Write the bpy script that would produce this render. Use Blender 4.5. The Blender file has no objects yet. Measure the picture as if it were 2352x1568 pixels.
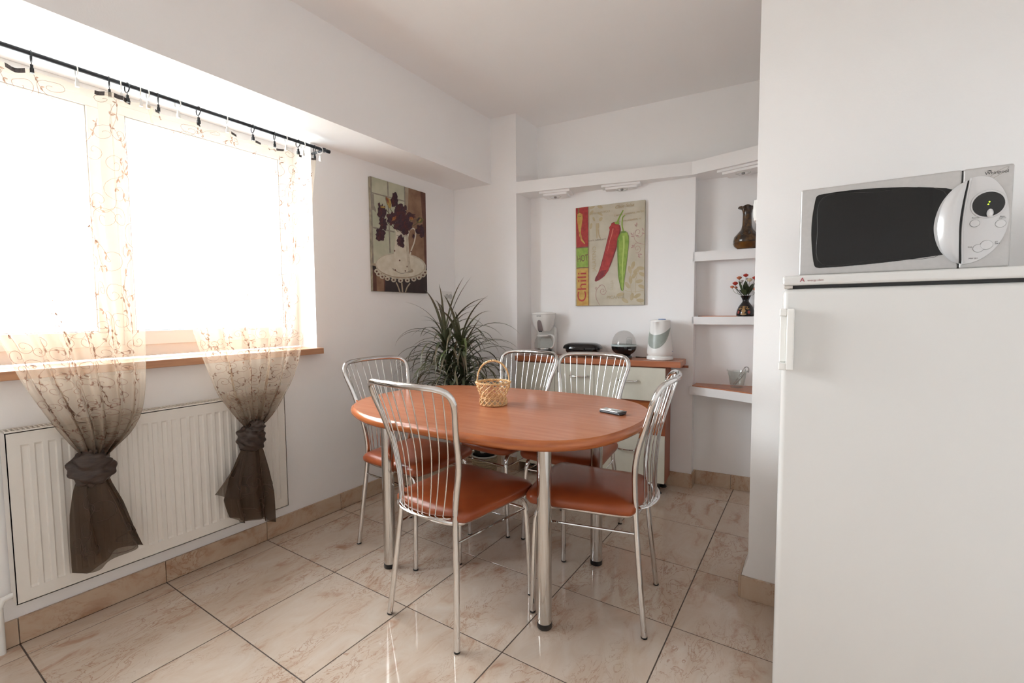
import bpy, math, random
from mathutils import Vector, Matrix
random.seed(7)
PI = math.pi
sc = bpy.context.scene
COL = sc.collection

# ---------------------------------------------------------------- camera, sky, exposure
cam_d = bpy.data.cameras.new('camera')
cam = bpy.data.objects.new('camera', cam_d)
COL.objects.link(cam)
cam_d.sensor_width = 36.0
cam_d.lens = 1057.72 / 2352 * 36
cam_d.clip_start = 0.02
yaw, pitch, roll = math.radians(-33.1228), math.radians(3.4771), math.radians(0.4309)
fw = Vector((math.sin(yaw) * math.cos(pitch), math.cos(yaw) * math.cos(pitch), -math.sin(pitch)))
rt = Vector((math.cos(yaw), -math.sin(yaw), 0))
dn = fw.cross(rt)
rt2 = math.cos(roll) * rt + math.sin(roll) * dn
dn2 = -math.sin(roll) * rt + math.cos(roll) * dn
Mc = Matrix((rt2, -dn2, -fw)).transposed().to_4x4()
Mc.translation = Vector((2.648, -0.349, 1.140))
cam.matrix_world = Mc
sc.camera = cam

world = bpy.data.worlds.new('overcast_sky')
sc.world = world
world.use_nodes = True
bg = world.node_tree.nodes['Background']
bg.inputs['Color'].default_value = (0.90, 0.985, 1.065, 1)
bg.inputs['Strength'].default_value = 18.5

sc.view_settings.view_transform = 'Standard'
sc.view_settings.look = 'None'
sc.view_settings.gamma = 1
sc.view_settings.use_curve_mapping = False
sc.view_settings.exposure = 0.9

cy = sc.cycles
cy.use_denoising = True
cy.max_bounces = 12
cy.diffuse_bounces = 10
cy.use_adaptive_sampling = True
cy.adaptive_threshold = 0.02
cy.glossy_bounces = 4
cy.transmission_bounces = 8
cy.transparent_max_bounces = 24
cy.caustics_reflective = False
cy.caustics_refractive = False
cy.sample_clamp_indirect = 8

# light portal filling the window opening (guides the sky light, gives none itself)
pd = bpy.data.lights.new('window_portal', 'AREA')
pd.shape = 'RECTANGLE'
pd.size = 1.55
pd.size_y = 1.11
pd.cycles.is_portal = True
po = bpy.data.objects.new('window_portal', pd)
COL.objects.link(po)
po.location = (0.10, 0.418, 1.51)
po.rotation_euler = (PI / 2, 0, -PI / 2)


# ---------------------------------------------------------------- materials
MATS = {}


def mat(name, c, rough=0.5, metal=0.0, c2=None, scale=8.0, stretch=(1, 1, 1), bump=0.0, bscale=60.0, spec=None,
        coat=0.0, detail=4.0, alpha=None, trans=0.0, ior=None, coords='Object', lo=0.35, hi=0.65, sheen=0):
    if name in MATS:
        return MATS[name]
    m = bpy.data.materials.new(name)
    m.use_nodes = True
    nt = m.node_tree
    b = nt.nodes['Principled BSDF']
    b.inputs['Base Color'].default_value = (*c, 1)
    b.inputs['Roughness'].default_value = rough
    b.inputs['Metallic'].default_value = metal
    if spec is not None:
        b.inputs['Specular IOR Level'].default_value = spec
    b.inputs['Coat Weight'].default_value = coat
    b.inputs['Coat Roughness'].default_value = 0.08
    b.inputs['Transmission Weight'].default_value = trans
    if ior:
        b.inputs['IOR'].default_value = ior
    if sheen:
        b.inputs['Sheen Weight'].default_value = sheen
    tc = mp = None
    if c2 or bump:
        tc = nt.nodes.new('ShaderNodeTexCoord')
        mp = nt.nodes.new('ShaderNodeMapping')
        mp.inputs['Scale'].default_value = stretch
        nt.links.new(tc.outputs[coords], mp.inputs['Vector'])
    if c2:
        n = nt.nodes.new('ShaderNodeTexNoise')
        n.inputs['Scale'].default_value = scale
        n.inputs['Detail'].default_value = detail
        r = nt.nodes.new('ShaderNodeValToRGB')
        r.color_ramp.elements[0].color = (*c, 1)
        r.color_ramp.elements[1].color = (*c2, 1)
        r.color_ramp.elements[0].position = lo
        r.color_ramp.elements[1].position = hi
        nt.links.new(mp.outputs[0], n.inputs['Vector'])
        nt.links.new(n.outputs['Fac'], r.inputs['Fac'])
        nt.links.new(r.outputs['Color'], b.inputs['Base Color'])
    if bump:
        n2 = nt.nodes.new('ShaderNodeTexNoise')
        n2.inputs['Scale'].default_value = bscale
        n2.inputs['Detail'].default_value = 3
        bp = nt.nodes.new('ShaderNodeBump')
        bp.inputs['Strength'].default_value = bump
        bp.inputs['Distance'].default_value = 0.002
        nt.links.new(mp.outputs[0], n2.inputs['Vector'])
        nt.links.new(n2.outputs['Fac'], bp.inputs['Height'])
        nt.links.new(bp.outputs[0], b.inputs['Normal'])
    MATS[name] = m
    return m


WALL = mat('wall_paint', (0.89, 0.888, 0.890), 0.75, c2=(0.905, 0.903, 0.905), scale=1.5, bump=0.12, bscale=140)
CEIL = mat('ceiling_paint', (0.885, 0.880, 0.878), 0.8, c2=(0.90, 0.895, 0.893), scale=1.0, bump=0.08, bscale=120)
PVC = mat('white_pvc', (0.85, 0.85, 0.84), 0.3)
CHERRY = mat('cherry_laminate', (0.49, 0.180, 0.088), 0.24, c2=(0.42, 0.142, 0.065), scale=5, stretch=(1, 9, 9), detail=6, spec=0.55)
CHERRY_EDGE = mat('cherry_edge', (0.48, 0.150, 0.045), 0.22, c2=(0.34, 0.085, 0.022), scale=6, stretch=(1, 1, 14), detail=6, spec=0.6)
CHERRY_DK = mat('cherry_side', (0.36, 0.105, 0.045), 0.4, c2=(0.27, 0.072, 0.030), scale=6, stretch=(9, 9, 1), detail=6)
SILLWOOD = mat('sill_wood', (0.50, 0.27, 0.15), 0.35, c2=(0.40, 0.20, 0.11), scale=6, stretch=(9, 1, 9), detail=6)
LEATHER = mat('orange_brown_leatherette', (0.33, 0.078, 0.024), 0.30, c2=(0.27, 0.058, 0.018), scale=6, bump=0.1, bscale=300, spec=0.5)
CHROME = mat('chrome', (0.74, 0.73, 0.72), 0.045, 1.0)
CHROME_BR = mat('brushed_chrome', (0.70, 0.69, 0.67), 0.10, 1.0, c2=(0.60, 0.58, 0.56), scale=3, stretch=(30, 30, 1))
BLACK = mat('black_plastic', (0.012, 0.012, 0.013), 0.35)
GBLACK = mat('glossy_black', (0.006, 0.006, 0.007), 0.08, spec=0.6)
CREAM = mat('cream_laminate', (0.72, 0.70, 0.60), 0.4, c2=(0.69, 0.67, 0.57), scale=20)
RADW = mat('radiator_enamel', (0.76, 0.73, 0.68), 0.32)
ROD = mat('dark_rod', (0.012, 0.016, 0.022), 0.35)
WPL = mat('white_plastic', (0.82, 0.82, 0.80), 0.25)
FRIDGE = mat('fridge_enamel', (0.70, 0.70, 0.69), 0.24, bump=0.03, bscale=90)
GREYP = mat('grey_gasket', (0.30, 0.31, 0.31), 0.5)
GROUT = mat('grout', (0.085, 0.062, 0.050), 0.85, c2=(0.13, 0.10, 0.085), scale=30)
SILVER = mat('silver_paint', (0.56, 0.55, 0.545), 0.38, 0.35, c2=(0.53, 0.525, 0.52), scale=90)
SILVER_LT = mat('silver_light', (0.66, 0.66, 0.67), 0.28, 0.35)
WICKER = mat('wicker', (0.62, 0.38, 0.17), 0.45, c2=(0.74, 0.52, 0.28), scale=60)
WICKER_DK = mat('wicker_dark', (0.30, 0.20, 0.11), 0.55, c2=(0.42, 0.30, 0.17), scale=60)


def floor_tile_material(name, tint=(1, 1, 1), gloss=0.06):
    m = bpy.data.materials.new(name)
    m.use_nodes = True
    nt = m.node_tree
    L = nt.links.new
    b = nt.nodes['Principled BSDF']
    tc = nt.nodes.new('ShaderNodeTexCoord')
    oi = nt.nodes.new('ShaderNodeObjectInfo')
    mul = nt.nodes.new('ShaderNodeMath'); mul.operation = 'MULTIPLY'; mul.inputs[1].default_value = 37.0
    L(oi.outputs['Random'], mul.inputs[0])
    add = nt.nodes.new('ShaderNodeVectorMath'); add.operation = 'ADD'
    L(tc.outputs['Object'], add.inputs[0]); L(mul.outputs[0], add.inputs[1])
    mp = nt.nodes.new('ShaderNodeMapping')
    mp.inputs['Rotation'].default_value = (0, 0, 0.5)
    mp.inputs['Scale'].default_value = (1.7, 0.8, 1)
    L(add.outputs[0], mp.inputs['Vector'])
    n1 = nt.nodes.new('ShaderNodeTexNoise'); n1.inputs['Scale'].default_value = 7; n1.inputs['Detail'].default_value = 8
    n1.inputs['Roughness'].default_value = 0.62; n1.inputs['Distortion'].default_value = 0.9
    L(mp.outputs[0], n1.inputs['Vector'])
    r1 = nt.nodes.new('ShaderNodeValToRGB')
    e = r1.color_ramp.elements
    e[0].position = 0.30; e[0].color = (0.66 * tint[0], 0.575 * tint[1], 0.49 * tint[2], 1)
    e[1].position = 0.71; e[1].color = (0.47 * tint[0], 0.30 * tint[1], 0.21 * tint[2], 1)
    x = e.new(0.55); x.color = (0.61 * tint[0], 0.495 * tint[1], 0.395 * tint[2], 1)
    L(n1.outputs['Fac'], r1.inputs['Fac'])
    # fine rusty veins: thin band of a distorted noise
    n2 = nt.nodes.new('ShaderNodeTexNoise'); n2.inputs['Scale'].default_value = 9; n2.inputs['Detail'].default_value = 7
    n2.inputs['Distortion'].default_value = 2.2; n2.inputs['Roughness'].default_value = 0.6
    L(mp.outputs[0], n2.inputs['Vector'])
    r2 = nt.nodes.new('ShaderNodeValToRGB')
    e = r2.color_ramp.elements
    e[0].position = 0.475; e[0].color = (0, 0, 0, 1)
    e[1].position = 0.525; e[1].color = (0, 0, 0, 1)
    x = e.new(0.5); x.color = (1, 1, 1, 1)
    L(n2.outputs['Fac'], r2.inputs['Fac'])
    n3 = nt.nodes.new('ShaderNodeTexNoise'); n3.inputs['Scale'].default_value = 3.5
    L(mp.outputs[0], n3.inputs['Vector'])
    r3 = nt.nodes.new('ShaderNodeValToRGB')
    r3.color_ramp.elements[0].position = 0.42; r3.color_ramp.elements[1].position = 0.62
    L(n3.outputs['Fac'], r3.inputs['Fac'])
    mm = nt.nodes.new('ShaderNodeMath'); mm.operation = 'MULTIPLY'
    L(r2.outputs['Color'], mm.inputs[0]); L(r3.outputs['Color'], mm.inputs[1])
    m2 = nt.nodes.new('ShaderNodeMath'); m2.operation = 'MULTIPLY'; m2.inputs[1].default_value = 0.75
    L(mm.outputs[0], m2.inputs[0])
    mx = nt.nodes.new('ShaderNodeMix'); mx.data_type = 'RGBA'
    L(m2.outputs[0], mx.inputs[0]); L(r1.outputs['Color'], mx.inputs[6])
    mx.inputs[7].default_value = (0.36 * tint[0], 0.19 * tint[1], 0.115 * tint[2], 1)
    L(mx.outputs[2], b.inputs['Base Color'])
    b.inputs['Roughness'].default_value = gloss
    b.inputs['Specular IOR Level'].default_value = 0.68
    nb = nt.nodes.new('ShaderNodeTexNoise'); nb.inputs['Scale'].default_value = 14
    L(add.outputs[0], nb.inputs['Vector'])
    bp = nt.nodes.new('ShaderNodeBump'); bp.inputs['Strength'].default_value = 0.12; bp.inputs['Distance'].default_value = 0.002
    L(nb.outputs['Fac'], bp.inputs['Height']); L(bp.outputs[0], b.inputs['Normal'])
    MATS[name] = m
    return m


TILE = floor_tile_material('marbled_floor_tile')
BTILE = floor_tile_material('marbled_baseboard_tile', (0.86, 0.78, 0.70), 0.25)


def sheer_material(name, c, a, use_attr=True):
    """see-through organza: part clear, part cloth that lets light through"""
    m = bpy.data.materials.new(name)
    m.use_nodes = True
    nt = m.node_tree
    L = nt.links.new
    nt.nodes.remove(nt.nodes['Principled BSDF'])
    out = nt.nodes['Material Output']
    tr = nt.nodes.new('ShaderNodeBsdfTransparent'); tr.inputs[0].default_value = (0.97, 0.94, 0.89, 1)
    tl = nt.nodes.new('ShaderNodeBsdfTranslucent'); tl.inputs[0].default_value = (*c, 1)
    df = nt.nodes.new('ShaderNodeBsdfPrincipled'); df.inputs['Base Color'].default_value = (c[0] * .72, c[1] * .66, c[2] * .62, 1)
    df.inputs['Roughness'].default_value = 0.42
    m1 = nt.nodes.new('ShaderNodeMixShader'); m1.inputs[0].default_value = 0.5
    L(tl.outputs[0], m1.inputs[1]); L(df.outputs[0], m1.inputs[2])
    m2 = nt.nodes.new('ShaderNodeMixShader')
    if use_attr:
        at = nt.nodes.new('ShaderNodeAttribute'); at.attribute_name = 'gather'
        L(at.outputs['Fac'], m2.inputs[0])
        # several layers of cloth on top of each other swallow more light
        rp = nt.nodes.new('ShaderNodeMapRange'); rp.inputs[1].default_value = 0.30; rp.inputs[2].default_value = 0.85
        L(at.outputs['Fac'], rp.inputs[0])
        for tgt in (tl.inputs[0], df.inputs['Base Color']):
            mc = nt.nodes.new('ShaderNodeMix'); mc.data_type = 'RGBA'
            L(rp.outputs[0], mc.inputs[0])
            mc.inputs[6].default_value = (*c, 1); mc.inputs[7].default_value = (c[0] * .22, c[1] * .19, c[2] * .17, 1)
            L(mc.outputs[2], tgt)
    else:
        m2.inputs[0].default_value = a
    L(tr.outputs[0], m2.inputs[1]); L(m1.outputs[0], m2.inputs[2])
    L(m2.outputs[0], out.inputs['Surface'])
    MATS[name] = m
    return m


SHEER = sheer_material('brown_organza', (0.60, 0.48, 0.36), 0.4)
SHEER_TAIL = sheer_material('brown_organza_gathered', (0.13, 0.085, 0.055), 0.72, False)
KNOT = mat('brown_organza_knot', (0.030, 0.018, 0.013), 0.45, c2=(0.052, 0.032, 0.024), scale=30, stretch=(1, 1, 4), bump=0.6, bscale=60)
EMB = sheer_material('brown_embroidery_thread', (0.24, 0.13, 0.09), 0.72, False)
PATCH = mat('dark_header_tape', (0.06, 0.05, 0.05), 0.7, c2=(0.10, 0.085, 0.08), scale=200)


def glass_material(name, tint=(1, 1, 1), clear=0.92, rough=0.02, body=None):
    """thin clear wall: transparent with a fresnel sheen"""
    m = bpy.data.materials.new(name)
    m.use_nodes = True
    nt = m.node_tree
    L = nt.links.new
    nt.nodes.remove(nt.nodes['Principled BSDF'])
    out = nt.nodes['Material Output']
    tr = nt.nodes.new('ShaderNodeBsdfTransparent'); tr.inputs[0].default_value = (*[t * clear for t in tint], 1)
    gl = nt.nodes.new('ShaderNodeBsdfGlossy'); gl.inputs['Roughness'].default_value = rough
    lw = nt.nodes.new('ShaderNodeLayerWeight'); lw.inputs['Blend'].default_value = 0.5
    pw = nt.nodes.new('ShaderNodeMath'); pw.operation = 'POWER'; pw.inputs[1].default_value = 4.0
    L(lw.outputs['Facing'], pw.inputs[0])
    fr = nt.nodes.new('ShaderNodeMath'); fr.operation = 'MULTIPLY_ADD'; fr.inputs[1].default_value = 0.5; fr.inputs[2].default_value = 0.045
    L(pw.outputs[0], fr.inputs[0])
    mx = nt.nodes.new('ShaderNodeMixShader')
    L(fr.outputs[0], mx.inputs[0]); L(tr.outputs[0], mx.inputs[1]); L(gl.outputs[0], mx.inputs[2])
    if body:
        df = nt.nodes.new('ShaderNodeBsdfDiffuse'); df.inputs[0].default_value = (*body[:3], 1)
        m2 = nt.nodes.new('ShaderNodeMixShader'); m2.inputs[0].default_value = body[3]
        L(mx.outputs[0], m2.inputs[1]); L(df.outputs[0], m2.inputs[2])
        mx = m2
    L(mx.outputs[0], out.inputs['Surface'])
    MATS[name] = m
    return m


PANE = glass_material('window_glass', clear=0.97)
GLASS = glass_material('clear_glass', (0.96, 0.98, 0.97), 0.94)
SMOKE = glass_material('smoked_plastic_dome', (0.90, 0.89, 0.88), 0.97, 0.05, (0.6, 0.58, 0.56, 0.10))


# ---------------------------------------------------------------- mesh builder
class MB:
    def __init__(self):
        self.v = []; self.f = []; self.m = []; self.T = None

    def add(self, vs, fs, mi=0):
        o = len(self.v)
        if self.T is not None:
            vs = [self.T @ Vector(p) for p in vs]
        self.v += [tuple(p) for p in vs]
        self.f += [tuple(i + o for i in f) for f in fs]
        self.m += [mi] * len(fs)
        return self

    def box(self, x0, x1, y0, y1, z0, z1, mi=0):
        vs = [(x0, y0, z0), (x1, y0, z0), (x1, y1, z0), (x0, y1, z0), (x0, y0, z1), (x1, y0, z1), (x1, y1, z1), (x0, y1, z1)]
        return self.add(vs, [(0, 3, 2, 1), (4, 5, 6, 7), (0, 1, 5, 4), (1, 2, 6, 5), (2, 3, 7, 6), (3, 0, 4, 7)], mi)

    def prism(self, poly, z0, z1, mi=0):
        a = sum(poly[i][0] * poly[(i + 1) % len(poly)][1] - poly[(i + 1) % len(poly)][0] * poly[i][1] for i in range(len(poly)))
        if a < 0:
            poly = poly[::-1]
        n = len(poly)
        vs = [(p[0], p[1], z0) for p in poly] + [(p[0], p[1], z1) for p in poly]
        fs = [tuple(range(n))[::-1], tuple(range(n, 2 * n))] + [(i, (i + 1) % n, n + (i + 1) % n, n + i) for i in range(n)]
        return self.add(vs, fs, mi)

    def lathe(self, prof, n=32, mi=0, cx=0, cy=0, sx=1, sy=1, close=False):
        vs = []
        for r, z in prof:
            for k in range(n):
                a = 2 * PI * k / n
                vs.append((cx + r * sx * math.cos(a), cy + r * sy * math.sin(a), z))
        fs = []
        m = len(prof)
        for i in range(m - 1 if not close else m):
            j = (i + 1) % m
            for k in range(n):
                q = (k + 1) % n
                fs.append((i * n + k, i * n + q, j * n + q, j * n + k))
        if not close:
            if prof[0][0] > 1e-6:
                fs.append(tuple(range(n))[::-1])
            if prof[-1][0] > 1e-6:
                fs.append(tuple(range((m - 1) * n, m * n)))
        return self.add(vs, fs, mi)

    def tube(self, pts, r, n=10, closed=False, mi=0, rf=None, flat=1.0, up=None, caps=True):
        P = [Vector(p) for p in pts]
        m = len(P)
        vs = []
        nrm = None
        for i in range(m):
            if closed:
                t = (P[(i + 1) % m] - P[i - 1])
            else:
                t = P[min(i + 1, m - 1)] - P[max(i - 1, 0)]
            t.normalize()
            if nrm is None:
                a = Vector(up) if up else (Vector((0, 0, 1)) if abs(t.z) < 0.9 else Vector((1, 0, 0)))
                nrm = (a - t * a.dot(t)).normalized()
            else:
                nrm = (nrm - t * nrm.dot(t)).normalized()
            b = t.cross(nrm)
            rr = rf(i / (m - 1)) if rf else r
            for k in range(n):
                a = 2 * PI * k / n
                vs.append(P[i] + nrm * (rr * math.cos(a)) + b * (rr * flat * math.sin(a)))
        fs = []
        for i in range(m if closed else m - 1):
            j = (i + 1) % m
            for k in range(n):
                q = (k + 1) % n
                fs.append((i * n + k, i * n + q, j * n + q, j * n + k))
        if not closed and caps:
            fs.append(tuple(range(n))[::-1])
            fs.append(tuple(range((m - 1) * n, m * n)))
        return self.add(vs, fs, mi)

    def sheet(self, fn, nu, nv, mi=0, closed_u=False):
        vs = [fn(i / nu, j / nv) for j in range(nv + 1) for i in range(nu + (0 if closed_u else 1))]
        w = nu if closed_u else nu + 1
        fs = []
        for j in range(nv):
            for i in range(nu):
                q = (i + 1) % w
                fs.append((j * w + i, j * w + q, (j + 1) * w + q, (j + 1) * w + i))
        return self.add(vs, fs, mi)


def smooth_path(pts, per=6, closed=False):
    """Catmull-Rom through the points"""
    P = [Vector(p) for p in pts]
    n = len(P)
    out = []
    for i in range(n if closed else n - 1):
        if closed:
            a, b, c, d = P[i - 1], P[i], P[(i + 1) % n], P[(i + 2) % n]
        else:
            a, b, c, d = P[max(i - 1, 0)], P[i], P[i + 1], P[min(i + 2, n - 1)]
        for k in range(per):
            t = k / per
            out.append(0.5 * ((2 * b) + (c - a) * t + (2 * a - 5 * b + 4 * c - d) * t * t + (3 * b - a - 3 * c + d) * t ** 3))
    if not closed:
        out.append(P[-1])
    return out


def lerp_tab(tab, x):
    if x <= tab[0][0]:
        return tab[0][1:]
    for a, b in zip(tab, tab[1:]):
        if x <= b[0]:
            t = (x - a[0]) / (b[0] - a[0])
            return tuple(p + (q - p) * t for p, q in zip(a[1:], b[1:]))
    return tab[-1][1:]


def link(name, mb, mats, parent=None, bevel=0, smooth=True, angle=35, loc=None, seg=2, kind=None, label=None):
    me = bpy.data.meshes.new(name)
    me.from_pydata([tuple(p) for p in mb.v], [], mb.f)
    if not isinstance(mats, (list, tuple)):
        mats = [mats]
    for m in mats:
        me.materials.append(m)
    for p, mi in zip(me.polygons, mb.m):
        p.material_index = mi
        p.use_smooth = smooth
    me.update()
    if smooth:
        me.set_sharp_from_angle(angle=math.radians(angle))
    o = bpy.data.objects.new(name, me)
    COL.objects.link(o)
    if parent:
        o.parent = parent
    if loc:
        o.location = loc
    if bevel:
        md = o.modifiers.new('bevel', 'BEVEL')
        md.width = bevel
        md.segments = seg
        md.limit_method = 'ANGLE'
        md.angle_limit = math.radians(40)
        md.harden_normals = smooth
    if kind:
        o['kind'] = kind
    if label:
        o['label'] = label
    return o


def tag(o, label, cat, group=None):
    o['label'] = label
    o['category'] = cat
    if group:
        o['group'] = group
    return o


def thing(name, label, cat, loc=(0, 0, 0), rz=0.0, group=None):
    o = bpy.data.objects.new(name, None)
    o.empty_display_size = 0.05
    COL.objects.link(o)
    o.location = loc
    o.rotation_euler = (0, 0, rz)
    return tag(o, label, cat, group)


def struct(name, mb, m, parent=None, **kw):
    return link(name, mb, m, parent, kind=None if parent else 'structure', **kw)


def copy_tree(o, parent=None):
    c = o.copy()
    COL.objects.link(c)
    c.parent = parent
    for ch in list(o.children):
        copy_tree(ch, c)
    return c


def text_geo(mb, s, size, T, mi=0, extrude=0.0, shear=0.0, align='CENTER', sx=1.0):
    cu = bpy.data.curves.new('txt', 'FONT')
    cu.body = s
    cu.size = size
    cu.extrude = extrude
    cu.shear = shear
    cu.align_x = align
    cu.align_y = 'CENTER'
    cu.resolution_u = 3
    ob = bpy.data.objects.new('txt', cu)
    COL.objects.link(ob)
    bpy.context.view_layer.update()
    me = bpy.data.meshes.new_from_object(ob.evaluated_get(bpy.context.evaluated_depsgraph_get()))
    old = mb.T
    mb.T = T
    mb.add([(v.co.x * sx, v.co.y, v.co.z) for v in me.vertices], [tuple(p.vertices) for p in me.polygons], mi)
    mb.T = old
    bpy.data.objects.remove(ob)
    bpy.data.meshes.remove(me)
    bpy.data.curves.remove(cu)


# ---------------------------------------------------------------- room shell
WX = 0.346          # inner face of the window wall
H = 2.532           # ceiling
SB = 0.093          # slope of the back wall in plan
AB = math.atan(SB)
CH, NB = 2.738, 2.842   # back wall (behind the sideboard) and recess, y at x = 2.02
GX, GY = 0.45, 0.43730  # floor grid
YF, XR = -1.25, 3.25  # unseen front and right walls, set close in for more bounced light


def by(y0, x):
    return y0 + SB * (x - 2.02)


# floor: grout bed with single tiles
mb = MB(); mb.box(WX - 0.02, XR + 0.02, YF - 0.02, 3.05, -0.06, -0.0015)
floor = struct('floor', mb, GROUT, smooth=False)
xs = [0.357] + [GX * k for k in range(1, 8)] + [XR]
ys = [YF] + [GY * k for k in range(-2, 7)] + [3.02]
g = 0.0021
cache = {}
for i in range(len(xs) - 1):
    for j in range(len(ys) - 1):
        w, d = xs[i + 1] - xs[i] - 2 * g, ys[j + 1] - ys[j] - 2 * g
        key = (round(w, 4), round(d, 4))
        if key not in cache:
            mb = MB()
            b_ = 0.0007
            vs = [(-w / 2, -d / 2, -0.0015), (w / 2, -d / 2, -0.0015), (w / 2, d / 2, -0.0015), (-w / 2, d / 2, -0.0015),
                  (-w / 2, -d / 2, -b_), (w / 2, -d / 2, -b_), (w / 2, d / 2, -b_), (-w / 2, d / 2, -b_),
                  (-w / 2 + b_, -d / 2 + b_, 0), (w / 2 - b_, -d / 2 + b_, 0), (w / 2 - b_, d / 2 - b_, 0), (-w / 2 + b_, d / 2 - b_, 0)]
            fs = [(8, 9, 10, 11)] + [(a, (a + 1) % 4, 4 + (a + 1) % 4, 4 + a) for a in range(4)] + [(4 + a, 4 + (a + 1) % 4, 8 + (a + 1) % 4, 8 + a) for a in range(4)]
            mb.add(vs, fs)
            o = link('tile', mb, TILE, floor, smooth=False)
            cache[key] = o.data
        else:
            o = bpy.data.objects.new('tile', cache[key])
            COL.objects.link(o)
            o.parent = floor
        o.location = ((xs[i] + xs[i + 1]) / 2, (ys[j] + ys[j + 1]) / 2, 0)

# window wall with its opening
WY0, WY1, WZ0, WZ1 = -0.36, 1.196, 0.935, 2.072
mb = MB()
mb.box(0, WX, YF - 0.2, 3.1, -0.06, WZ0)
mb.box(0, WX, WY1, 3.1, WZ0, H + 0.1)
mb.box(0, WX, YF - 0.2, WY0, WZ0, H + 0.1)
mb.box(0, WX, WY0, WY1, WZ1, H + 0.1)
struct('wall_left', mb, WALL, smooth=False)
mb = MB(); mb.box(WX, 0.672, YF - 0.2, by(2.535, 0.6) + 0.02, 2.072, H + 0.02)
struct('trim_1', mb, WALL, smooth=False)['label'] = 'white boxed beam under the ceiling above the window'
# pier in the corner
pf = lambda x: 2.385 + 0.093 * (x - 0.346)
mb = MB(); mb.prism([(WX - 0.01, pf(WX)), (0.877, pf(0.877)), (0.877, 3.0), (WX - 0.01, 3.0)], -0.05, H + 0.02)
struct('wall_pier', mb, WALL, smooth=False)
# back wall with furred lower part
mb = MB()
mb.prism([(0.8, by(NB, 0.8)), (XR + 0.1, by(NB, XR + 0.1)), (XR + 0.1, 3.2), (0.8, 3.2)], -0.05, H + 0.05)
mb.prism([(0.8, by(CH, 0.8)), (2.014, by(CH, 2.014)), (2.014 - 0.009, by(NB, 2.014) + 0.01), (0.8, by(NB, 0.8) + 0.01)], -0.05, 2.0)
struct('wall_back', mb, WALL, smooth=False)
mb = MB(); mb.box(WX - 0.1, XR + 0.1, YF - 0.1, 3.2, H, H + 0.1)
struct('ceiling', mb, CEIL, smooth=False)
mb = MB(); mb.box(XR, XR + 0.1, YF - 0.1, 3.2, -0.05, H + 0.05)
struct('wall_right', mb, WALL, smooth=False)
mb = MB(); mb.box(-70, 70, -70, 70, -3.3, -3.2)
struct('ground', mb, mat('unseen_ground', (.26, .25, .23), .9, c2=(.22, .22, .20), scale=.5), smooth=False)  # unseen ground, added so less light enters the window from below
mb = MB(); mb.box(WX - 0.1, XR + 0.1, YF - 0.1, YF, -0.05, H + 0.05)
struct('wall_front', mb, WALL, smooth=False)
# partition behind the fridge, plaster flaring out over the skirting
mb = MB()
mb.box(2.459, XR, 1.645, 1.775, -0.001, H + 0.01)
mb.add([(2.437, 1.643, 0.09), (2.460, 1.643, 0.09), (2.460, 1.643, 0.165), (2.437, 1.775, 0.09), (2.460, 1.775, 0.09), (2.460, 1.775, 0.165)],
       [(0, 1, 2), (3, 5, 4), (0, 2, 5, 3), (0, 3, 4, 1)])
struct('wall_partition', mb, WALL, smooth=False)

# soffit slab
mb = MB()
sl = [(0.877, 2.432), (2.002, 2.682), (2.377, 2.594), (2.95, 2.46), (XR, 2.36)]
mb.prism(sl + [(XR, by(NB, XR) + .01), (0.877, by(NB, 0.877) + 0.01)], 1.983, 2.062)
struct('trim_2', mb, WALL, smooth=False)['label'] = 'white plaster soffit over the sideboard, kinked at its right'
# shelves of the recess
for k, (z0, z1) in enumerate([(1.460, 1.518), (1.062, 1.111)]):
    mb = MB()
    mb.prism([(2.005, by(CH, 2.005)), (XR, by(CH, XR)), (XR, by(NB, XR) + .005), (2.005, by(NB, 2.005) + .005)], z0, z1)
    struct('trim_%d' % (3 + k), mb, WALL, smooth=False)['label'] = ['upper white plaster shelf of the wall recess', 'middle white plaster shelf of the wall recess'][k]
front = [(2.002, 2.706), (2.06, 2.693), (2.18, 2.655), (2.29, 2.613), (2.37, 2.578), (2.6, 2.47), (XR, 2.2)]
mb = MB(); mb.prism(front + [(XR, by(NB, XR) + .005), (2.002, by(NB, 2.002) + .005)], 0.618, 0.668)
low = struct('trim_5', mb, WALL, smooth=False)
low['label'] = 'lowest plaster shelf of the wall recess, with a wooden top'
mb = MB(); mb.prism([(2.016, 2.722)] + [(x, y + 0.012) for x, y in front[1:]] + [(XR, by(NB, XR)), (2.016, by(NB, 2.016))], 0.668, 0.674)
link('wooden_top', mb, CHERRY, low, smooth=False)
mb = MB(); mb.prism([(2.06, by(CH, 2.06) + .03), (2.30, by(CH, 2.3) + .03), (2.30, by(NB, 2.3)), (2.02, by(NB, 2.02))], 1.111, 1.116)
link('wooden_top', mb, CHERRY, bpy.data.objects['trim_4'], smooth=False)

# skirting tiles
def skirting(name, parts):
    e = bpy.data.objects.new(name, None); COL.objects.link(e); e['kind'] = 'structure'
    for p in parts:
        m_ = MB(); m_.prism(p[0], 0.0, p[1]); link('tile', m_, BTILE, e, bevel=0.001, seg=1)
    return e


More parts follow.
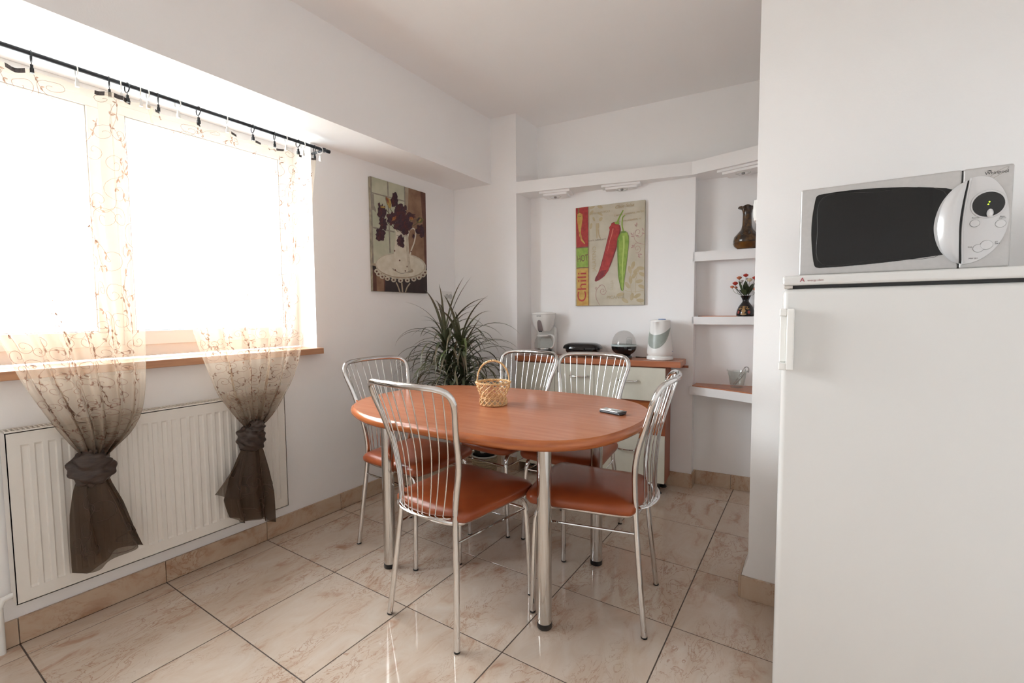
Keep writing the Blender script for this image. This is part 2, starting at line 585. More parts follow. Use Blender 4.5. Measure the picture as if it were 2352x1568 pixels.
bl = []
yy = [GY * k for k in range(-2, 6)] + [pf(0.35) - 0.01]
for a, b_ in zip([YF] + yy[:-1], yy):
    bl.append(([(WX, a + .001), (WX + .0105, a + .001), (WX + .0105, b_ - .001), (WX, b_ - .001)], 0.092))
skirting('baseboard_left', bl)
bb = []
for a, b_ in ((0.357, 0.60), (0.602, 0.887)):
    bb.append(([(a, pf(a) - .0105), (b_, pf(b_) - .0105), (b_, pf(b_)), (a, pf(a))], 0.092))
bb.append(([(0.877, pf(.877)), (0.887, pf(.887)), (0.887, by(CH, .887)), (0.877, by(CH, .877))], 0.092))
for a, b_ in ((0.889, 1.25), (1.252, 1.70), (1.702, 2.022)):
    bb.append(([(a, by(CH - .0105, a)), (b_, by(CH - .0105, b_)), (b_, by(CH, b_)), (a, by(CH, a))], 0.092))
bb.append(([(2.012, by(CH, 2.012)), (2.022, by(CH, 2.022)), (2.018, by(NB, 2.018)), (2.008, by(NB, 2.008))], 0.092))
for a, b_ in ((2.019, 2.232), (2.234, 2.68), (2.682, 3.13)):
    bb.append(([(a, by(NB - .0105, a)), (b_, by(NB - .0105, b_)), (b_, by(NB, b_)), (a, by(NB, a))], 0.092))
skirting('baseboard_back', bb)
bp_ = [([(2.436, 1.634), (2.86, 1.634), (2.86, 1.645), (2.436, 1.645)], 0.088), ([(2.862, 1.634), (3.25, 1.634), (3.25, 1.645), (2.862, 1.645)], 0.088),
       ([(2.426, 1.637), (2.4358, 1.637), (2.4358, 1.775), (2.426, 1.775)], 0.088)]
skirting('baseboard_right', bp_)

# window: outer frame, mullion, two sashes with panes, sill
win = bpy.data.objects.new('window_1', None); COL.objects.link(win); win['kind'] = 'structure'
fx0, fx1 = 0.115, 0.180
mb = MB()
mb.box(fx0, fx1, WY0, WY1, WZ0 + .03, 1.018)
mb.box(fx0, fx1, WY0, WY1, 2.02, WZ1)
mb.box(fx0, fx1, WY0, WY0 + .05, 1.018, 2.02)
mb.box(fx0, fx1, WY1 - .05, WY1, 1.018, 2.02)
mb.box(fx0, fx1, 0.350, 0.395, 1.018, 2.02)
link('window_frame', mb, PVC, win, bevel=0.003)
for a, b_ in ((WY0 + .05, 0.350), (0.395, WY1 - .05)):
    mb = MB()
    s0, s1 = fx0 + .02, fx1 + .012
    mb.box(s0, s1, a, b_, 1.014, 1.078)
    mb.box(s0, s1, a, b_, 1.985, 2.024)
    mb.box(s0, s1, a, a + .04, 1.078, 1.985)
    mb.box(s0, s1, b_ - .04, b_, 1.078, 1.985)
    sash = link('sash', mb, PVC, win, bevel=0.004)
    mb = MB(); mb.box(0.150, 0.156, a + .035, b_ - .035, 1.07, 1.99)
    link('pane', mb, PANE, sash, smooth=False)
    mb = MB()
    for (p, q, r_, s_) in ((a + .04, b_ - .04, 1.077, 1.081), (a + .04, b_ - .04, 1.981, 1.985), (a + .04, a + .044, 1.078, 1.985), (b_ - .044, b_ - .04, 1.078, 1.985)):
        mb.box(0.158, 0.186, p, q, r_, s_)
    link('seal', mb, GREYP, sash, smooth=False)
mb = MB(); mb.box(fx1 - .01, 0.402, WY0, WY1, 0.928, 0.960)
mb.box(WX + .0005, 0.402, WY1, WY1 + .005, 0.928, 0.960)
link('window_sill', mb, SILLWOOD, win, bevel=0.004)


# ---------------------------------------------------------------- radiator
rad = thing('radiator', 'white ribbed panel radiator on the wall under the window', 'radiator', (WX, 0, 0))
ry0, ry1, rz0, rz1, rx = -0.012, 0.948, 0.172, 0.757, 0.086
def rad_front(y, z):
    """pressed channels in the front sheet"""
    m_ = 0.028
    if y < ry0 + m_ or y > ry1 - m_ or z < rz0 + .045 or z > rz1 - .045:
        return 0.0
    p = ((y - ry0 - m_) / 0.0334) % 1.0
    d = 0.0
    if 0.30 < p < 0.72:
        d = -0.005
    elif 0.18 <= p <= 0.30:
        d = -0.005 * (p - 0.18) / 0.12
    elif 0.72 <= p <= 0.84:
        d = -0.005 * (0.84 - p) / 0.12
    return d
ysr = [ry0, ry0 + .026, ry0 + .028]
k = ry0 + .0281
while k < ry1 - .029:
    for f_ in (0.0, 0.18, 0.30, 0.72, 0.84):
        if k + .0334 * f_ < ry1 - .029:
            ysr.append(k + .0334 * f_)
    k += 0.0334
ysr += [ry1 - .028, ry1 - .026, ry1]
zsr = [rz0, rz0 + .045, rz0 + .052, rz1 - .052, rz1 - .045, rz1]
mb = MB()
vs = [(rx + rad_front(y, z if jz not in (1, 4) else rz0), y, z) for jz, z in enumerate(zsr) for y in ysr]
w = len(ysr)
mb.add(vs, [(j * w + i, j * w + i + 1, (j + 1) * w + i + 1, (j + 1) * w + i) for j in range(len(zsr) - 1) for i in range(w - 1)])
mb.box(rx - .010, rx - .0055, ry0, ry1, rz0, rz1)
mb.box(rx - .008, rx, ry0, ry0 + .003, rz0, rz1); mb.box(rx - .008, rx, ry1 - .003, ry1, rz0, rz1)
mb.box(rx - .008, rx, ry0, ry1, rz1 - .003, rz1); mb.box(rx - .008, rx, ry0, ry1, rz0, rz0 + .003)
link('front_panel', mb, RADW, rad, angle=20)
mb = MB(); mb.box(0.018, rx - .012, ry0 + .004, ry1 - .004, rz0 + .02, rz1 - .03)
link('convector_core', mb, mat('radiator_inside', (0.30, 0.27, 0.24), 0.7), rad, smooth=False)
for a in (ry0 + .0005, ry1 - .0025):
    mb = MB(); mb.box(0.008, rx - .0105, a, a + .002, rz0, rz1 - .002)
    link('side_panel', mb, RADW, rad, smooth=False)
mb = MB()
mb.box(0.006, 0.012, ry0, ry1, rz1 - .008, rz1 + .003); mb.box(rx - .012, rx - .001, ry0, ry1, rz1 + .0002, rz1 + .004)
k = ry0 + .004
while k < ry1 - .004:
    mb.box(0.012, rx - .012, k, k + .004, rz1 - .006, rz1 + .002); k += .0125
link('top_grille', mb, RADW, rad, smooth=False, kind='stuff')
mb = MB()
mb.tube([(0.030, -0.045, 0.0), (0.030, -0.045, 0.16), (0.030, -0.035, 0.185), (0.030, -0.008, 0.19)], 0.010, 12)
link('feed_pipe', mb, WPL, rad)
for yb in (0.12, 0.80):
    mb = MB(); mb.box(0.002, 0.02, yb, yb + .03, rz0 + .04, rz1 - .06)
    link('bracket', mb, RADW, rad, smooth=False)


# ---------------------------------------------------------------- curtain rod, rings, curtains
RX, RZ = 0.450, 2.013
rod = thing('curtain_rod', 'long dark curtain rod under the boxed beam', 'curtain rod', (RX, 0, RZ))
mb = MB(); mb.tube([(0, -0.66, 0), (0, 1.236, 0)], 0.0078, 14)
link('pole', mb, ROD, rod)
mb = MB(); mb.tube([(0, 1.222, 0), (0, 1.240, 0)], 0.0095, 14)
link('end_cap', mb, ROD, rod)
for yb in (1.205, -0.6):
    mb = MB(); mb.tube([(0, yb, .0), (-(RX - WX), yb, .0)], 0.006, 10); mb.lathe([(0.011, -.009), (0.011, .009)], 12)
    mb.v = [(v[0], v[1] + (yb if i >= 20 else 0), v[2]) for i, v in enumerate(mb.v)]
    link('bracket', mb, ROD, rod)

ringd = [(.109, 'd'), (.222, 'w'), (.312, 'd'), (.347, 'w'), (.365, 'd'), (.407, 'w'), (.430, 'w'), (.464, 'd'), (.532, 'w'), (.607, 'd'),
         (.721, 'w'), (.833, 'd'), (.936, 'd'), (.995, 'w'), (1.058, 'd'), (1.085, 'w'), (1.150, 'd'), (1.182, 'w')]
ordn = ['first', 'second', 'third', 'fourth', 'fifth', 'sixth', 'seventh', 'eighth', 'ninth', 'tenth']
cnt = {'d': 0, 'w': 0}
for kind_ in 'dw':
    m_ = ROD if kind_ == 'd' else WPL
    base = None
    mbr = MB()
    R_, r_ = 0.0175, 0.0021
    mbr.tube([(R_ * math.cos(2 * PI * q / 24), 0, R_ * math.sin(2 * PI * q / 24)) for q in range(24)], r_, 6, closed=True)
    mbc = MB()
    mbc.tube([(0, 0, -R_ - .001), (0, 0, -R_ - .010)], 0.0012, 6)
    mbc.box(-.004, .004, -.0035, .0035, -R_ - .022, -R_ - .009)
    mbc.box(-.006, .006, -.005, .005, -R_ - .036, -R_ - .021)
    n_ = sum(1 for a in ringd if a[1] == kind_)
    for (y, kd) in ringd:
        if kd != kind_:
            continue
        cnt[kd] += 1
        k = cnt[kd]
        pos = '%s from the %s' % (ordn[k - 1], 'left') if k <= 5 else '%s from the right' % ordn[n_ - k]
        lab = '%s curtain clip ring, %s among the %s ones on the rod' % ('black' if kd == 'd' else 'white', pos, 'black' if kd == 'd' else 'white')
        grp = 'black curtain rings on the rod' if kd == 'd' else 'white curtain rings on the rod'
        if base is None:
            base = thing('curtain_ring', lab, 'curtain ring', (RX, y, RZ - .0095), 0, grp)
            link('ring', mbr, m_, base); link('clip', mbc, m_, base)
            rg = base
        else:
            rg = copy_tree(base); tag(rg, lab, 'curtain ring', grp)
        rg.location = (RX, y, RZ - .0095)
        rg.rotation_euler = (0, 0, random.uniform(-.35, .35))


class Curtain:
    def __init__(s, rows, seed, nf, W, ztop_fn):
        s.rows = rows; s.seed = seed; s.nf = nf; s.W = W; s.zt = ztop_fn
        r = random.Random(seed)
        s.ph = [r.uniform(0, 6.28) for _ in range(8)]

    def __call__(s, u, t):
        """u across 0..1, t down 0..1"""
        n = len(s.rows) - 1
        q = t * n
        # catmull in rows
        i = min(int(q), n - 1); f = q - i
        def row(k):
            return s.rows[max(0, min(n, k))]
        a, b, c, d = row(i - 1), row(i), row(i + 1), row(i + 2)
        def cr(k):
            return 0.5 * ((2 * b[k]) + (c[k] - a[k]) * f + (2 * a[k] - 5 * b[k] + 4 * c[k] - d[k]) * f * f + (3 * b[k] - a[k] - 3 * c[k] + d[k]) * f ** 3)
        z, yl, yr, x, amp = (cr(k) for k in range(5))
        z += s.zt(u) * max(0, 1 - t * 7) ** 2
        # hem line through the rows sags to the middle near the knot
        y = yl + (yr - yl) * u
        e = math.sin(PI * min(1, max(0, u))) ** 0.5 if 0 < u < 1 else 0
        fold = math.sin(2 * PI * s.nf * u + s.ph[0] + 0.5 * math.sin(3 * u * PI + s.ph[1])) + 0.45 * math.sin(2 * PI * s.nf * 1.9 * u + s.ph[2] + 1.2 * t)
        fold += 0.25 * math.sin(2 * PI * s.nf * 3.3 * u + s.ph[3])
        x += 1.35 * amp * fold * (0.35 + 0.65 * e)
        y += amp * 0.55 * e * math.cos(2 * PI * s.nf * u + s.ph[4] + 1.5 * t)
        return Vector((x, y, z))

    def width(s, t):
        return abs((s(1, t) - s(0, t)).y)


def vine_patterns(seed, W, Hh, dens):
    """spiral tendrils in cloth coordinates (metres)"""
    r = random.Random(seed)
    out = []
    nx, nz = max(1, int(W / dens)), max(1, int(Hh / dens))
    for i in range(nx):
        for j in range(nz):
            x0 = (i + r.uniform(.2, .8)) * W / nx
            z0 = (j + r.uniform(.2, .8)) * Hh / nz
            a0 = r.uniform(0, 6.28); sgn = r.choice((-1, 1))
            pts = []
            R0 = r.uniform(.016, .030)
            for k in range(22):      # spiral
                q = k / 21
                a = a0 + sgn * q * 2.6 * PI
                rad_ = R0 * (1 - q) ** 0.8 + 0.002
                pts.append((x0 + 1.75 * rad_ * math.cos(a), z0 + rad_ * math.sin(a)))
            # tail stem
            tx, tz = -math.sin(a0) * sgn, math.cos(a0) * sgn
            px, pz = pts[0]
            stem = []
            ln = r.uniform(.05, .09)
            for k in range(8, 0, -1):
                q = k / 8
                stem.append((px - tx * ln * q + math.cos(a0) * ln * .5 * q * q, pz - tz * ln * q + math.sin(a0) * ln * .5 * q * q))
            out.append(('line', stem + pts))
            # leaves on the stem
            for k in (1, 4):
                lx, lz = stem[k]
                for sd in (-1, 1):
                    an = math.atan2(tz, tx) + sd * r.uniform(.5, 1.0)
                    out.append(('leaf', (lx, lz), an, r.uniform(.010, .016)))
    return out


def build_curtain(cur, Hh, root, seed, dens):
    nu, nv = 150, 60
    mb = MB(); mb.sheet(lambda u, t: cur(u, t), nu, nv)
    o = link('panel', mb, SHEER, root, angle=180)
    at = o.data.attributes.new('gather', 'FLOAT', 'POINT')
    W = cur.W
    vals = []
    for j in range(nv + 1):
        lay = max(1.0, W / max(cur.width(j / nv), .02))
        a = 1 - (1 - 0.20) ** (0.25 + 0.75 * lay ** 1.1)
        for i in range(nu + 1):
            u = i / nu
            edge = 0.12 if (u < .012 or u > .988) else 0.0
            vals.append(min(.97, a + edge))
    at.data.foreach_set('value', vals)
    me = MB()

    def S(x, z):
        u = min(1, max(0, x / W)); t = min(1, max(0, z / Hh))
        p = cur(u, t)
        return p
    hw = 0.0007
    for it in vine_patterns(seed, W, Hh, dens):
        if it[0] == 'line':
            pts = it[1]
            if min(p[0] for p in pts) < 0 or max(p[0] for p in pts) > W or min(p[1] for p in pts) < 0 or max(p[1] for p in pts) > Hh:
                continue
            P = [S(*p) for p in pts]
        else:
            (lx, lz), an, ln = it[1:]
            if lx < .02 or lx > W - .02 or lz < .02 or lz > Hh - .02:
                continue
            P = [S(lx + math.cos(an) * ln * q, lz + math.sin(an) * ln * q) for q in (0, .25, .5, .75, 1)]
        vs = []
        for k in range(len(P)):
            t_ = P[min(k + 1, len(P) - 1)] - P[max(k - 1, 0)]
            n_ = t_.cross(Vector((1, 0, 0)))
            if n_.length < 1e-7:
                n_ = Vector((0, 0, 1))
            n_.normalize()
            wd = hw if it[0] == 'line' else 0.0026 * math.sin(PI * k / (len(P) - 1)) + .0003
            off = Vector((0.0012, 0, 0))
            vs += [P[k] + n_ * wd + off, P[k] - n_ * wd + off]
        me.add(vs, [(2 * k, 2 * k + 1, 2 * k + 3, 2 * k + 2) for k in range(len(P) - 1)])
    link('embroidery', me, EMB, root, smooth=False, kind='stuff')
    return o


def rings_drop(ys, yl, yr, droop):
    def f(u):
        y = yl + (yr - yl) * u
        best = 9
        lo = max([a for a in ys if a <= y], default=None); hi = min([a for a in ys if a >= y], default=None)
        if lo is None or hi is None or hi - lo < 1e-4:
            return -0.004
        q = (y - lo) / (hi - lo)
        return -droop * min(1, (hi - lo) / .10) * 4 * q * (1 - q) * .5 - .002
    return f


def knot_mesh(cy_, cz_, wy, wz, seed, tilt=0.0):
    mb = MB()
    r = random.Random(seed)
    ph = [r.uniform(0, 6.28) for _ in range(5)]
    N, M_ = 56, 36
    def fn(i, j):
        a = 2 * PI * i; b = PI * j
        s = math.sin(b) ** 0.72 if 0 < j < 1 else 0.0
        rid = 0.075 * math.sin(5 * a + 7 * b + ph[0]) + 0.05 * math.sin(3 * a - 9 * b + ph[1]) + 0.035 * math.sin(11 * b + 2 * a + ph[2])
        # a diagonal wrap of cloth across the front
        dg = math.cos(b) * 1.1 + 0.75 * math.sin(a + .4)
        wrap = 0.16 * math.exp(-(dg * 2.6) ** 2) - 0.10 * math.exp(-((abs(dg) - .55) * 6) ** 2)
        k = (1 + rid + wrap)
        y = s * math.cos(a) * wy * k; x = s * math.sin(a) * 0.036 * k; z = math.cos(b) * wz * (1 + .5 * rid)
        c, s_ = math.cos(tilt), math.sin(tilt)
        return Vector((x, c * y - s_ * z, s_ * y + c * z))
    mb.sheet(fn, N, M_, closed_u=True)
    mb.v = [(v[0] + 0.505, v[1] + cy_, v[2] + cz_) for v in mb.v]
    return mb


def tail_fn(rows, seed, nf):
    r = random.Random(seed)
    ph = [r.uniform(0, 6.28) for _ in range(5)]
    def fn(u, t):
        z, yl, yr, thick = lerp_tab(rows, t)[:4]
        a = 2 * PI * u
        cyy, hw = (yl + yr) / 2, (yr - yl) / 2
        y = cyy + hw * math.cos(a)
        fold = thick * (0.55 * math.sin(nf * a + ph[0]) + 0.35 * math.sin((nf * 2 - 1) * a + ph[1] + t * 2))
        x = 0.503 + thick * 0.8 * math.sin(a) + fold * t ** .5
        y += fold * .5
        # uneven hem
        zz = z + (0.010 * math.sin(3 * a + ph[2]) + rows[-1][5] * (math.cos(a))) * t ** 3 if len(rows[-1]) > 5 else z
        return Vector((x, y, zz))
    return fn


def add_tail_threads(fn, root, seed, n):
    me = MB(); r = random.Random(seed)
    for _ in range(n):
        u0, t0 = r.uniform(0.0, .5), r.uniform(.25, .92)
        a0 = r.uniform(0, 6.28)
        R0 = r.uniform(.10, .16)
        P = []
        for k in range(18):
            q = k / 17
            a = a0 + q * 2.4 * PI
            uu, tt = u0 + R0 * .55 * (1 - q) * math.cos(a), min(.99, max(.02, t0 + R0 * .9 * (1 - q) * math.sin(a)))
            p = fn(uu, tt); P.append(p + Vector((.002, 0, 0)))
        vs = []
        for k in range(len(P)):
            t_ = P[min(k + 1, len(P) - 1)] - P[max(k - 1, 0)]
            n_ = t_.cross(Vector((1, 0, 0))); n_ = n_.normalized() if n_.length > 1e-7 else Vector((0, 0, 1))
            vs += [P[k] + n_ * .0009, P[k] - n_ * .0009]
        me.add(vs, [(2 * k, 2 * k + 1, 2 * k + 3, 2 * k + 2) for k in range(len(P) - 1)])
    link('tail_embroidery', me, mat('dark_thread', (0.045, 0.025, 0.018), .5), root, smooth=False, kind='stuff')


def curtain_loops(us, tab, cur, root, seed):
    for u0, wd in tab:
        mb = MB()
        mb.sheet(lambda a, b: cur(u0 + a * wd, b * 0.017 - .001) + Vector((.0022, 0, 0.002)), 6, 2)
        link('header_tape', mb, PATCH, root, smooth=False)


# left curtain
cl = thing('curtain', 'brown sheer embroidered curtain tied in a big knot, nearer the left edge', 'curtain', (0, 0, 0), 0, 'sheer knotted curtains at the window')
zt = 1.965
rowsL = [(zt, -0.42, 0.445, 0.452, .010), (1.82, -0.38, 0.425, .452, .011), (1.62, -0.30, .405, .455, .012), (1.42, -0.205, .392, .46, .013),
         (1.22, -0.095, .378, .468, .014), (1.056, -.012, .370, .474, .015), (0.94, .022, .363, .482, .016), (.84, .062, .353, .488, .016),
         (.765, .095, .335, .494, .016), (.705, .125, .300, .50, .015), (.665, .147, .256, .505, .013), (.635, .158, .225, .505, .010)]
curL = Curtain(rowsL, 3, 6, 0.95, rings_drop([a for a, _ in ringd if a < .44] + [-.38, -.26, -.13, -.01], -.42, .445, .02))
build_curtain(curL, 1.33, cl, 11, .072)
curtain_loops(None, [(.535, .055), (.80, .03), (.855, .035), (.89, .03)], curL, cl, 1)
link('knot', knot_mesh(.184, .603, .058, .066, 4, 0.18), KNOT, cl, angle=180)
tl_rows = [(0, .575, .150, .220, .022, 0), (.12, .53, .138, .232, .024, 0), (.35, .45, .128, .262, .026, 0), (.65, .34, .126, .292, .026, 0), (1.0, .247, .127, .322, .024, .018)]
fnL = tail_fn(tl_rows, 5, 4)
mb = MB(); mb.sheet(fnL, 80, 28, closed_u=True)
link('tail', mb, SHEER_TAIL, cl, angle=180)
add_tail_threads(fnL, cl, 6, 16)

# right curtain
cr_ = thing('curtain', 'brown sheer embroidered curtain tied in a small knot, nearer the tulip picture', 'curtain', (0, 0, 0), 0, 'sheer knotted curtains at the window')
rowsR = [(zt - .01, .425, 1.155, .452, .010), (1.86, .440, 1.140, .452, .010), (1.70, .465, 1.118, .455, .011), (1.47, .498, 1.098, .46, .012), (1.27, .517, 1.078, .465, .013),
         (1.12, .528, 1.050, .47, .013), (1.0, .553, 1.024, .474, .014), (.90, .581, .995, .48, .015), (.81, .607, .952, .485, .015), (.745, .642, .908, .49, .014),
         (.69, .675, .868, .494, .013), (.645, .706, .822, .498, .011), (.625, .718, .79, .498, .009)]
curR = Curtain(rowsR, 8, 5, 0.95, rings_drop([a for a, _ in ringd if a > .42], .425, 1.155, .022))
build_curtain(curR, 1.33, cr_, 12, .072)
curtain_loops(None, [(.03, .03), (.23, .035), (.41, .04), (.565, .03), (.72, .03), (.88, .025), (.955, .04)], curR, cr_, 2)
link('knot', knot_mesh(.740, .578, .060, .058, 9, -0.25), KNOT, cr_, angle=180)
mb = knot_mesh(.762, .628, .036, .030, 10, 0.3)
link('knot', mb, KNOT, cr_, angle=180)
tr_rows = [(0, .545, .710, .775, .020, 0), (.12, .51, .690, .785, .024, 0), (.35, .42, .655, .800, .028, 0), (.65, .31, .632, .815, .030, 0), (1.0, .195, .655, .815, .026, -.030)]
fnR = tail_fn(tr_rows, 21, 5)
mb = MB(); mb.sheet(fnR, 80, 28, closed_u=True)
link('tail', mb, SHEER_TAIL, cr_, angle=180)
add_tail_threads(fnR, cr_, 7, 14)
mb = MB()
mb.sheet(lambda a, b: Vector((.497 + .010 * math.sin(a * 9 + b * 3), .70 + (-.015 - .105 * b) * (1 - a) + (.0 + .0 * b) * a - .01 * a, .50 - .135 * b * (1 - a) - .20 * b * a)), 16, 16)
link('tail', mb, SHEER_TAIL, cr_, angle=180)


# ---------------------------------------------------------------- table
tab = thing('dining_table', 'oval cherry-wood dining table on four thick chrome legs', 'table', (1.465, 1.295, 0))
contour = [(0.95, 0.96), (1.08, .885), (1.22, .845), (1.38, .842), (1.55, .845), (1.73, .852), (1.86, .870), (1.97, .915), (2.055, 1.0), (2.105, 1.12),
           (2.128, 1.28), (2.12, 1.42), (2.085, 1.545), (2.00, 1.655), (1.88, 1.715), (1.72, 1.737), (1.55, 1.735), (1.34, 1.722), (1.16, 1.70), (1.00, 1.655), (.89, 1.57), (.838, 1.44), (.822, 1.26), (.855, 1.09)]
CT = smooth_path([(x - 1.465, y - 1.295, 0) for x, y in contour], 5, True)
TT, TB = 0.739, 0.702
def offset(P, d):
    n = len(P); out = []
    for i in range(n):
        t = (P[(i + 1) % n] - P[i - 1]).normalized()
        nr = Vector((t.y, -t.x, 0))
        out.append(P[i] + nr * d)
    return out
mb = MB()
prof = [(-0.012, TB), (0.002, TB + .002), (0.009, TB + .010), (0.011, TB + .020), (0.008, TB + .030), (0.001, TT - .002), (-.0025, TT)]
rings = [offset(CT, d) for d, z in prof]
n_ = len(CT)
vs = []
for rr_, (d, z) in zip(rings, prof):
    vs += [(p.x, p.y, z) for p in rr_]
fs = [(i * n_ + k, i * n_ + (k + 1) % n_, (i + 1) * n_ + (k + 1) % n_, (i + 1) * n_ + k) for i in range(len(prof) - 1) for k in range(n_)]
mb.add(vs, fs, 1)
mb.add([(p.x, p.y, TB) for p in rings[0]], [tuple(range(n_))[::-1]], 1)
edge_o = link('edge_band', mb, [CHERRY, CHERRY_EDGE], tab, angle=60)
mb = MB()
mb.add([(p.x, p.y, TT) for p in rings[-1]], [tuple(range(n_))], 0)
mb.add([(p.x, p.y, TT) for p in rings[-1]] + [(p.x, p.y, TB + .004) for p in offset(CT, -.02)], [(n_ + k, n_ + (k + 1) % n_, (k + 1) % n_, k) for k in range(n_)], 0)
link('tabletop', mb, CHERRY, tab, smooth=False)
legs = [(1.860, 1.062), (1.852, 1.560), (1.075, 1.038), (1.066, 1.545)]
for lx, ly in legs:
    mb = MB(); mb.lathe([(0.0265, 0.022), (0.0265, TB - .006)], 40)
    mb.lathe([(0.032, TB - .007), (0.032, TB)], 32)
    lg = link('leg', mb, CHROME_BR, tab, angle=60, loc=(lx - 1.465, ly - 1.295, 0))
    mb = MB(); mb.lathe([(0.024, 0), (0.027, .003), (0.0275, .022), (.02, .024)], 32)
    link('foot_cap', mb, BLACK, lg, angle=60)


# ---------------------------------------------------------------- chairs
CZ = [0, .25, .47, .62, .75, .845]
CY = [0, .024, .040, .036, .003, -.027]
CW = [.174, .154, .139, .160, .181, .203]
def chair(label):
    t = thing('dining_chair', label, 'chair', (0, 0, 0), 0, 'chrome dining chairs around the table')
    # back frame: two rear legs running up into a bowed top rail
    pl_ = [(-CW[i], CY[i], CZ[i]) for i in range(6)]
    rail = [(-.192, -.046, .886), (-.155, -.066, .902), (-.08, -.085, .906), (0, -.090, .907), (.08, -.085, .906), (.155, -.066, .902), (.192, -.046, .886)]
    pr_ = [(CW[i], CY[i], CZ[i]) for i in range(5, -1, -1)]
    body = smooth_path([(p[0], p[1], max(p[2], .006)) for p in pl_] + rail + [(p[0], p[1], max(p[2], .006)) for p in pr_], 7)
    cut = [p for p in body]
    hi = [p for p in cut if p.z >= .455]
    left = [p for p in cut if p.x < 0 and p.z <= .47]
    right = [p for p in cut if p.x > 0 and p.z <= .47]
    mb = MB(); mb.tube(hi, .0105, 12, up=(0, 1, 0), flat=1.15)
    bf = link('back_frame', mb, CHROME, t, angle=60)
    for side in (left, right):
        mb = MB(); mb.tube(side, .0105, 12, up=(0, 1, 0), flat=1.1)
        lg = link('leg', mb, CHROME, t, angle=60)
        e = side[0] if side[0].z < side[-1].z else side[-1]
        mb = MB(); mb.lathe([(.0100, 0), (.0112, .001), (.0112, .0065), (.0105, .0075)], 14, cx=e.x, cy=e.y)
        link('foot_cap', mb, BLACK, lg, angle=60)
    # front legs bend out of the seat frame
    for s in (-1, 1):
        P = smooth_path([(s * .160, .20, .418), (s * .168, .33, .418), (s * .172, .375, .412), (s * .176, .398, .385), (s * .181, .405, .33), (s * .190, .409, .15), (s * .195, .411, .006)], 6)
        mb = MB(); mb.tube(P, .0105, 12, up=(1, 0, 0))
        lg = link('leg', mb, CHROME, t, angle=60)
        mb = MB(); mb.lathe([(.0100, 0), (.0112, .001), (.0112, .0065), (.0105, .0075)], 14, cx=s * .1955, cy=.411)
        link('foot_cap', mb, BLACK, lg, angle=60)
    # seat frame: U-shaped tube round the back
    P = smooth_path([(-.160, .20, .418), (-.150, .09, .418), (-.135, .055, .418), (-.09, .035, .418), (0, .028, .418), (.09, .035, .418), (.135, .055, .418), (.150, .09, .418), (.160, .20, .418)], 5)
    mb = MB(); mb.tube(P, .0105, 12)
    mb.tube([(-.168, .33, .418), (.168, .33, .418)], .007, 8)
    link('seat_frame', mb, CHROME, t, angle=60)
    # stretchers
    for s in (-1, 1):
        mb = MB(); mb.tube([(s * .146, .034, .355), (s * .179, .402, .360)], .0045, 8)
        link('stretcher', mb, CHROME, t)
    mb = MB(); mb.tube([(-.179, .402, .360), (.179, .402, .360)], .0045, 8)
    link('stretcher', mb, CHROME, t)
    # lower plate carrying the rods
    arc = smooth_path([(-.128, .028, .446), (-.10, .006, .446), (-.05, -.010, .446), (0, -.015, .446), (.05, -.010, .446), (.10, .006, .446), (.128, .028, .446)], 5)
    mb = MB(); mb.tube(arc, .0045, 8, flat=3.2, up=(0, 0, 1))
    link('rod_plate', mb, CHROME, t)
    RA = smooth_path(rail, 8); AR = arc
    for k in range(10):
        q = (k + .9) / 10.8
        a = RA[int(q * (len(RA) - 1))]; b = AR[int((.06 + .88 * q) * (len(AR) - 1))]
        q2 = (k + .9) / 10.8
        mid = (a + b) / 2 + Vector((0, .026, .0))
        low_ = b + (a - b) * .22 + Vector((0, .016, 0))
        mb = MB(); mb.tube(smooth_path([b, low_, mid, a + (b - a) * .22 + Vector((0, .014, 0)), a + Vector((0, .002, -.008))], 4), .0024, 6)
        link('back_rod', mb, CHROME, bf, angle=60)
    # padded seat
    out = [(-.155, .040), (-.06, .026), (.06, .026), (.155, .040), (.180, .075), (.190, .20), (.205, .38), (.195, .425), (.150, .446), (0, .452), (-.150, .446), (-.195, .425), (-.205, .38), (-.190, .20), (-.180, .075)]
    C2 = smooth_path([(x, y, 0) for x, y in out], 4, True)
    prof = [(-.020, .424), (-.003, .427), (.003, .436), (.003, .449), (-.006, .461), (-.022, .469), (-.06, .475), (-.11, .4775)]
    vs = []; n2 = len(C2)
    cx0, cy0 = 0, .24
    for d, z in prof:
        for p in C2:
            v = Vector((p.x - cx0, p.y - cy0, 0)); L_ = v.length
            q = max(0.0, (L_ + d) / L_)
            vs.append((cx0 + v.x * q, cy0 + v.y * q, z))
    m1 = len(prof)
    vs.append((cx0, cy0, .479))
    fs = [tuple(range(n2))[::-1]] + [(i * n2 + k, i * n2 + (k + 1) % n2, (i + 1) * n2 + (k + 1) % n2, (i + 1) * n2 + k) for i in range(m1 - 1) for k in range(n2)]
    fs += [((m1 - 1) * n2 + k, (m1 - 1) * n2 + (k + 1) % n2, m1 * n2) for k in range(n2)]
    mb = MB(); mb.add(vs, fs)
    link('seat', mb, LEATHER, t, angle=70)
    return t


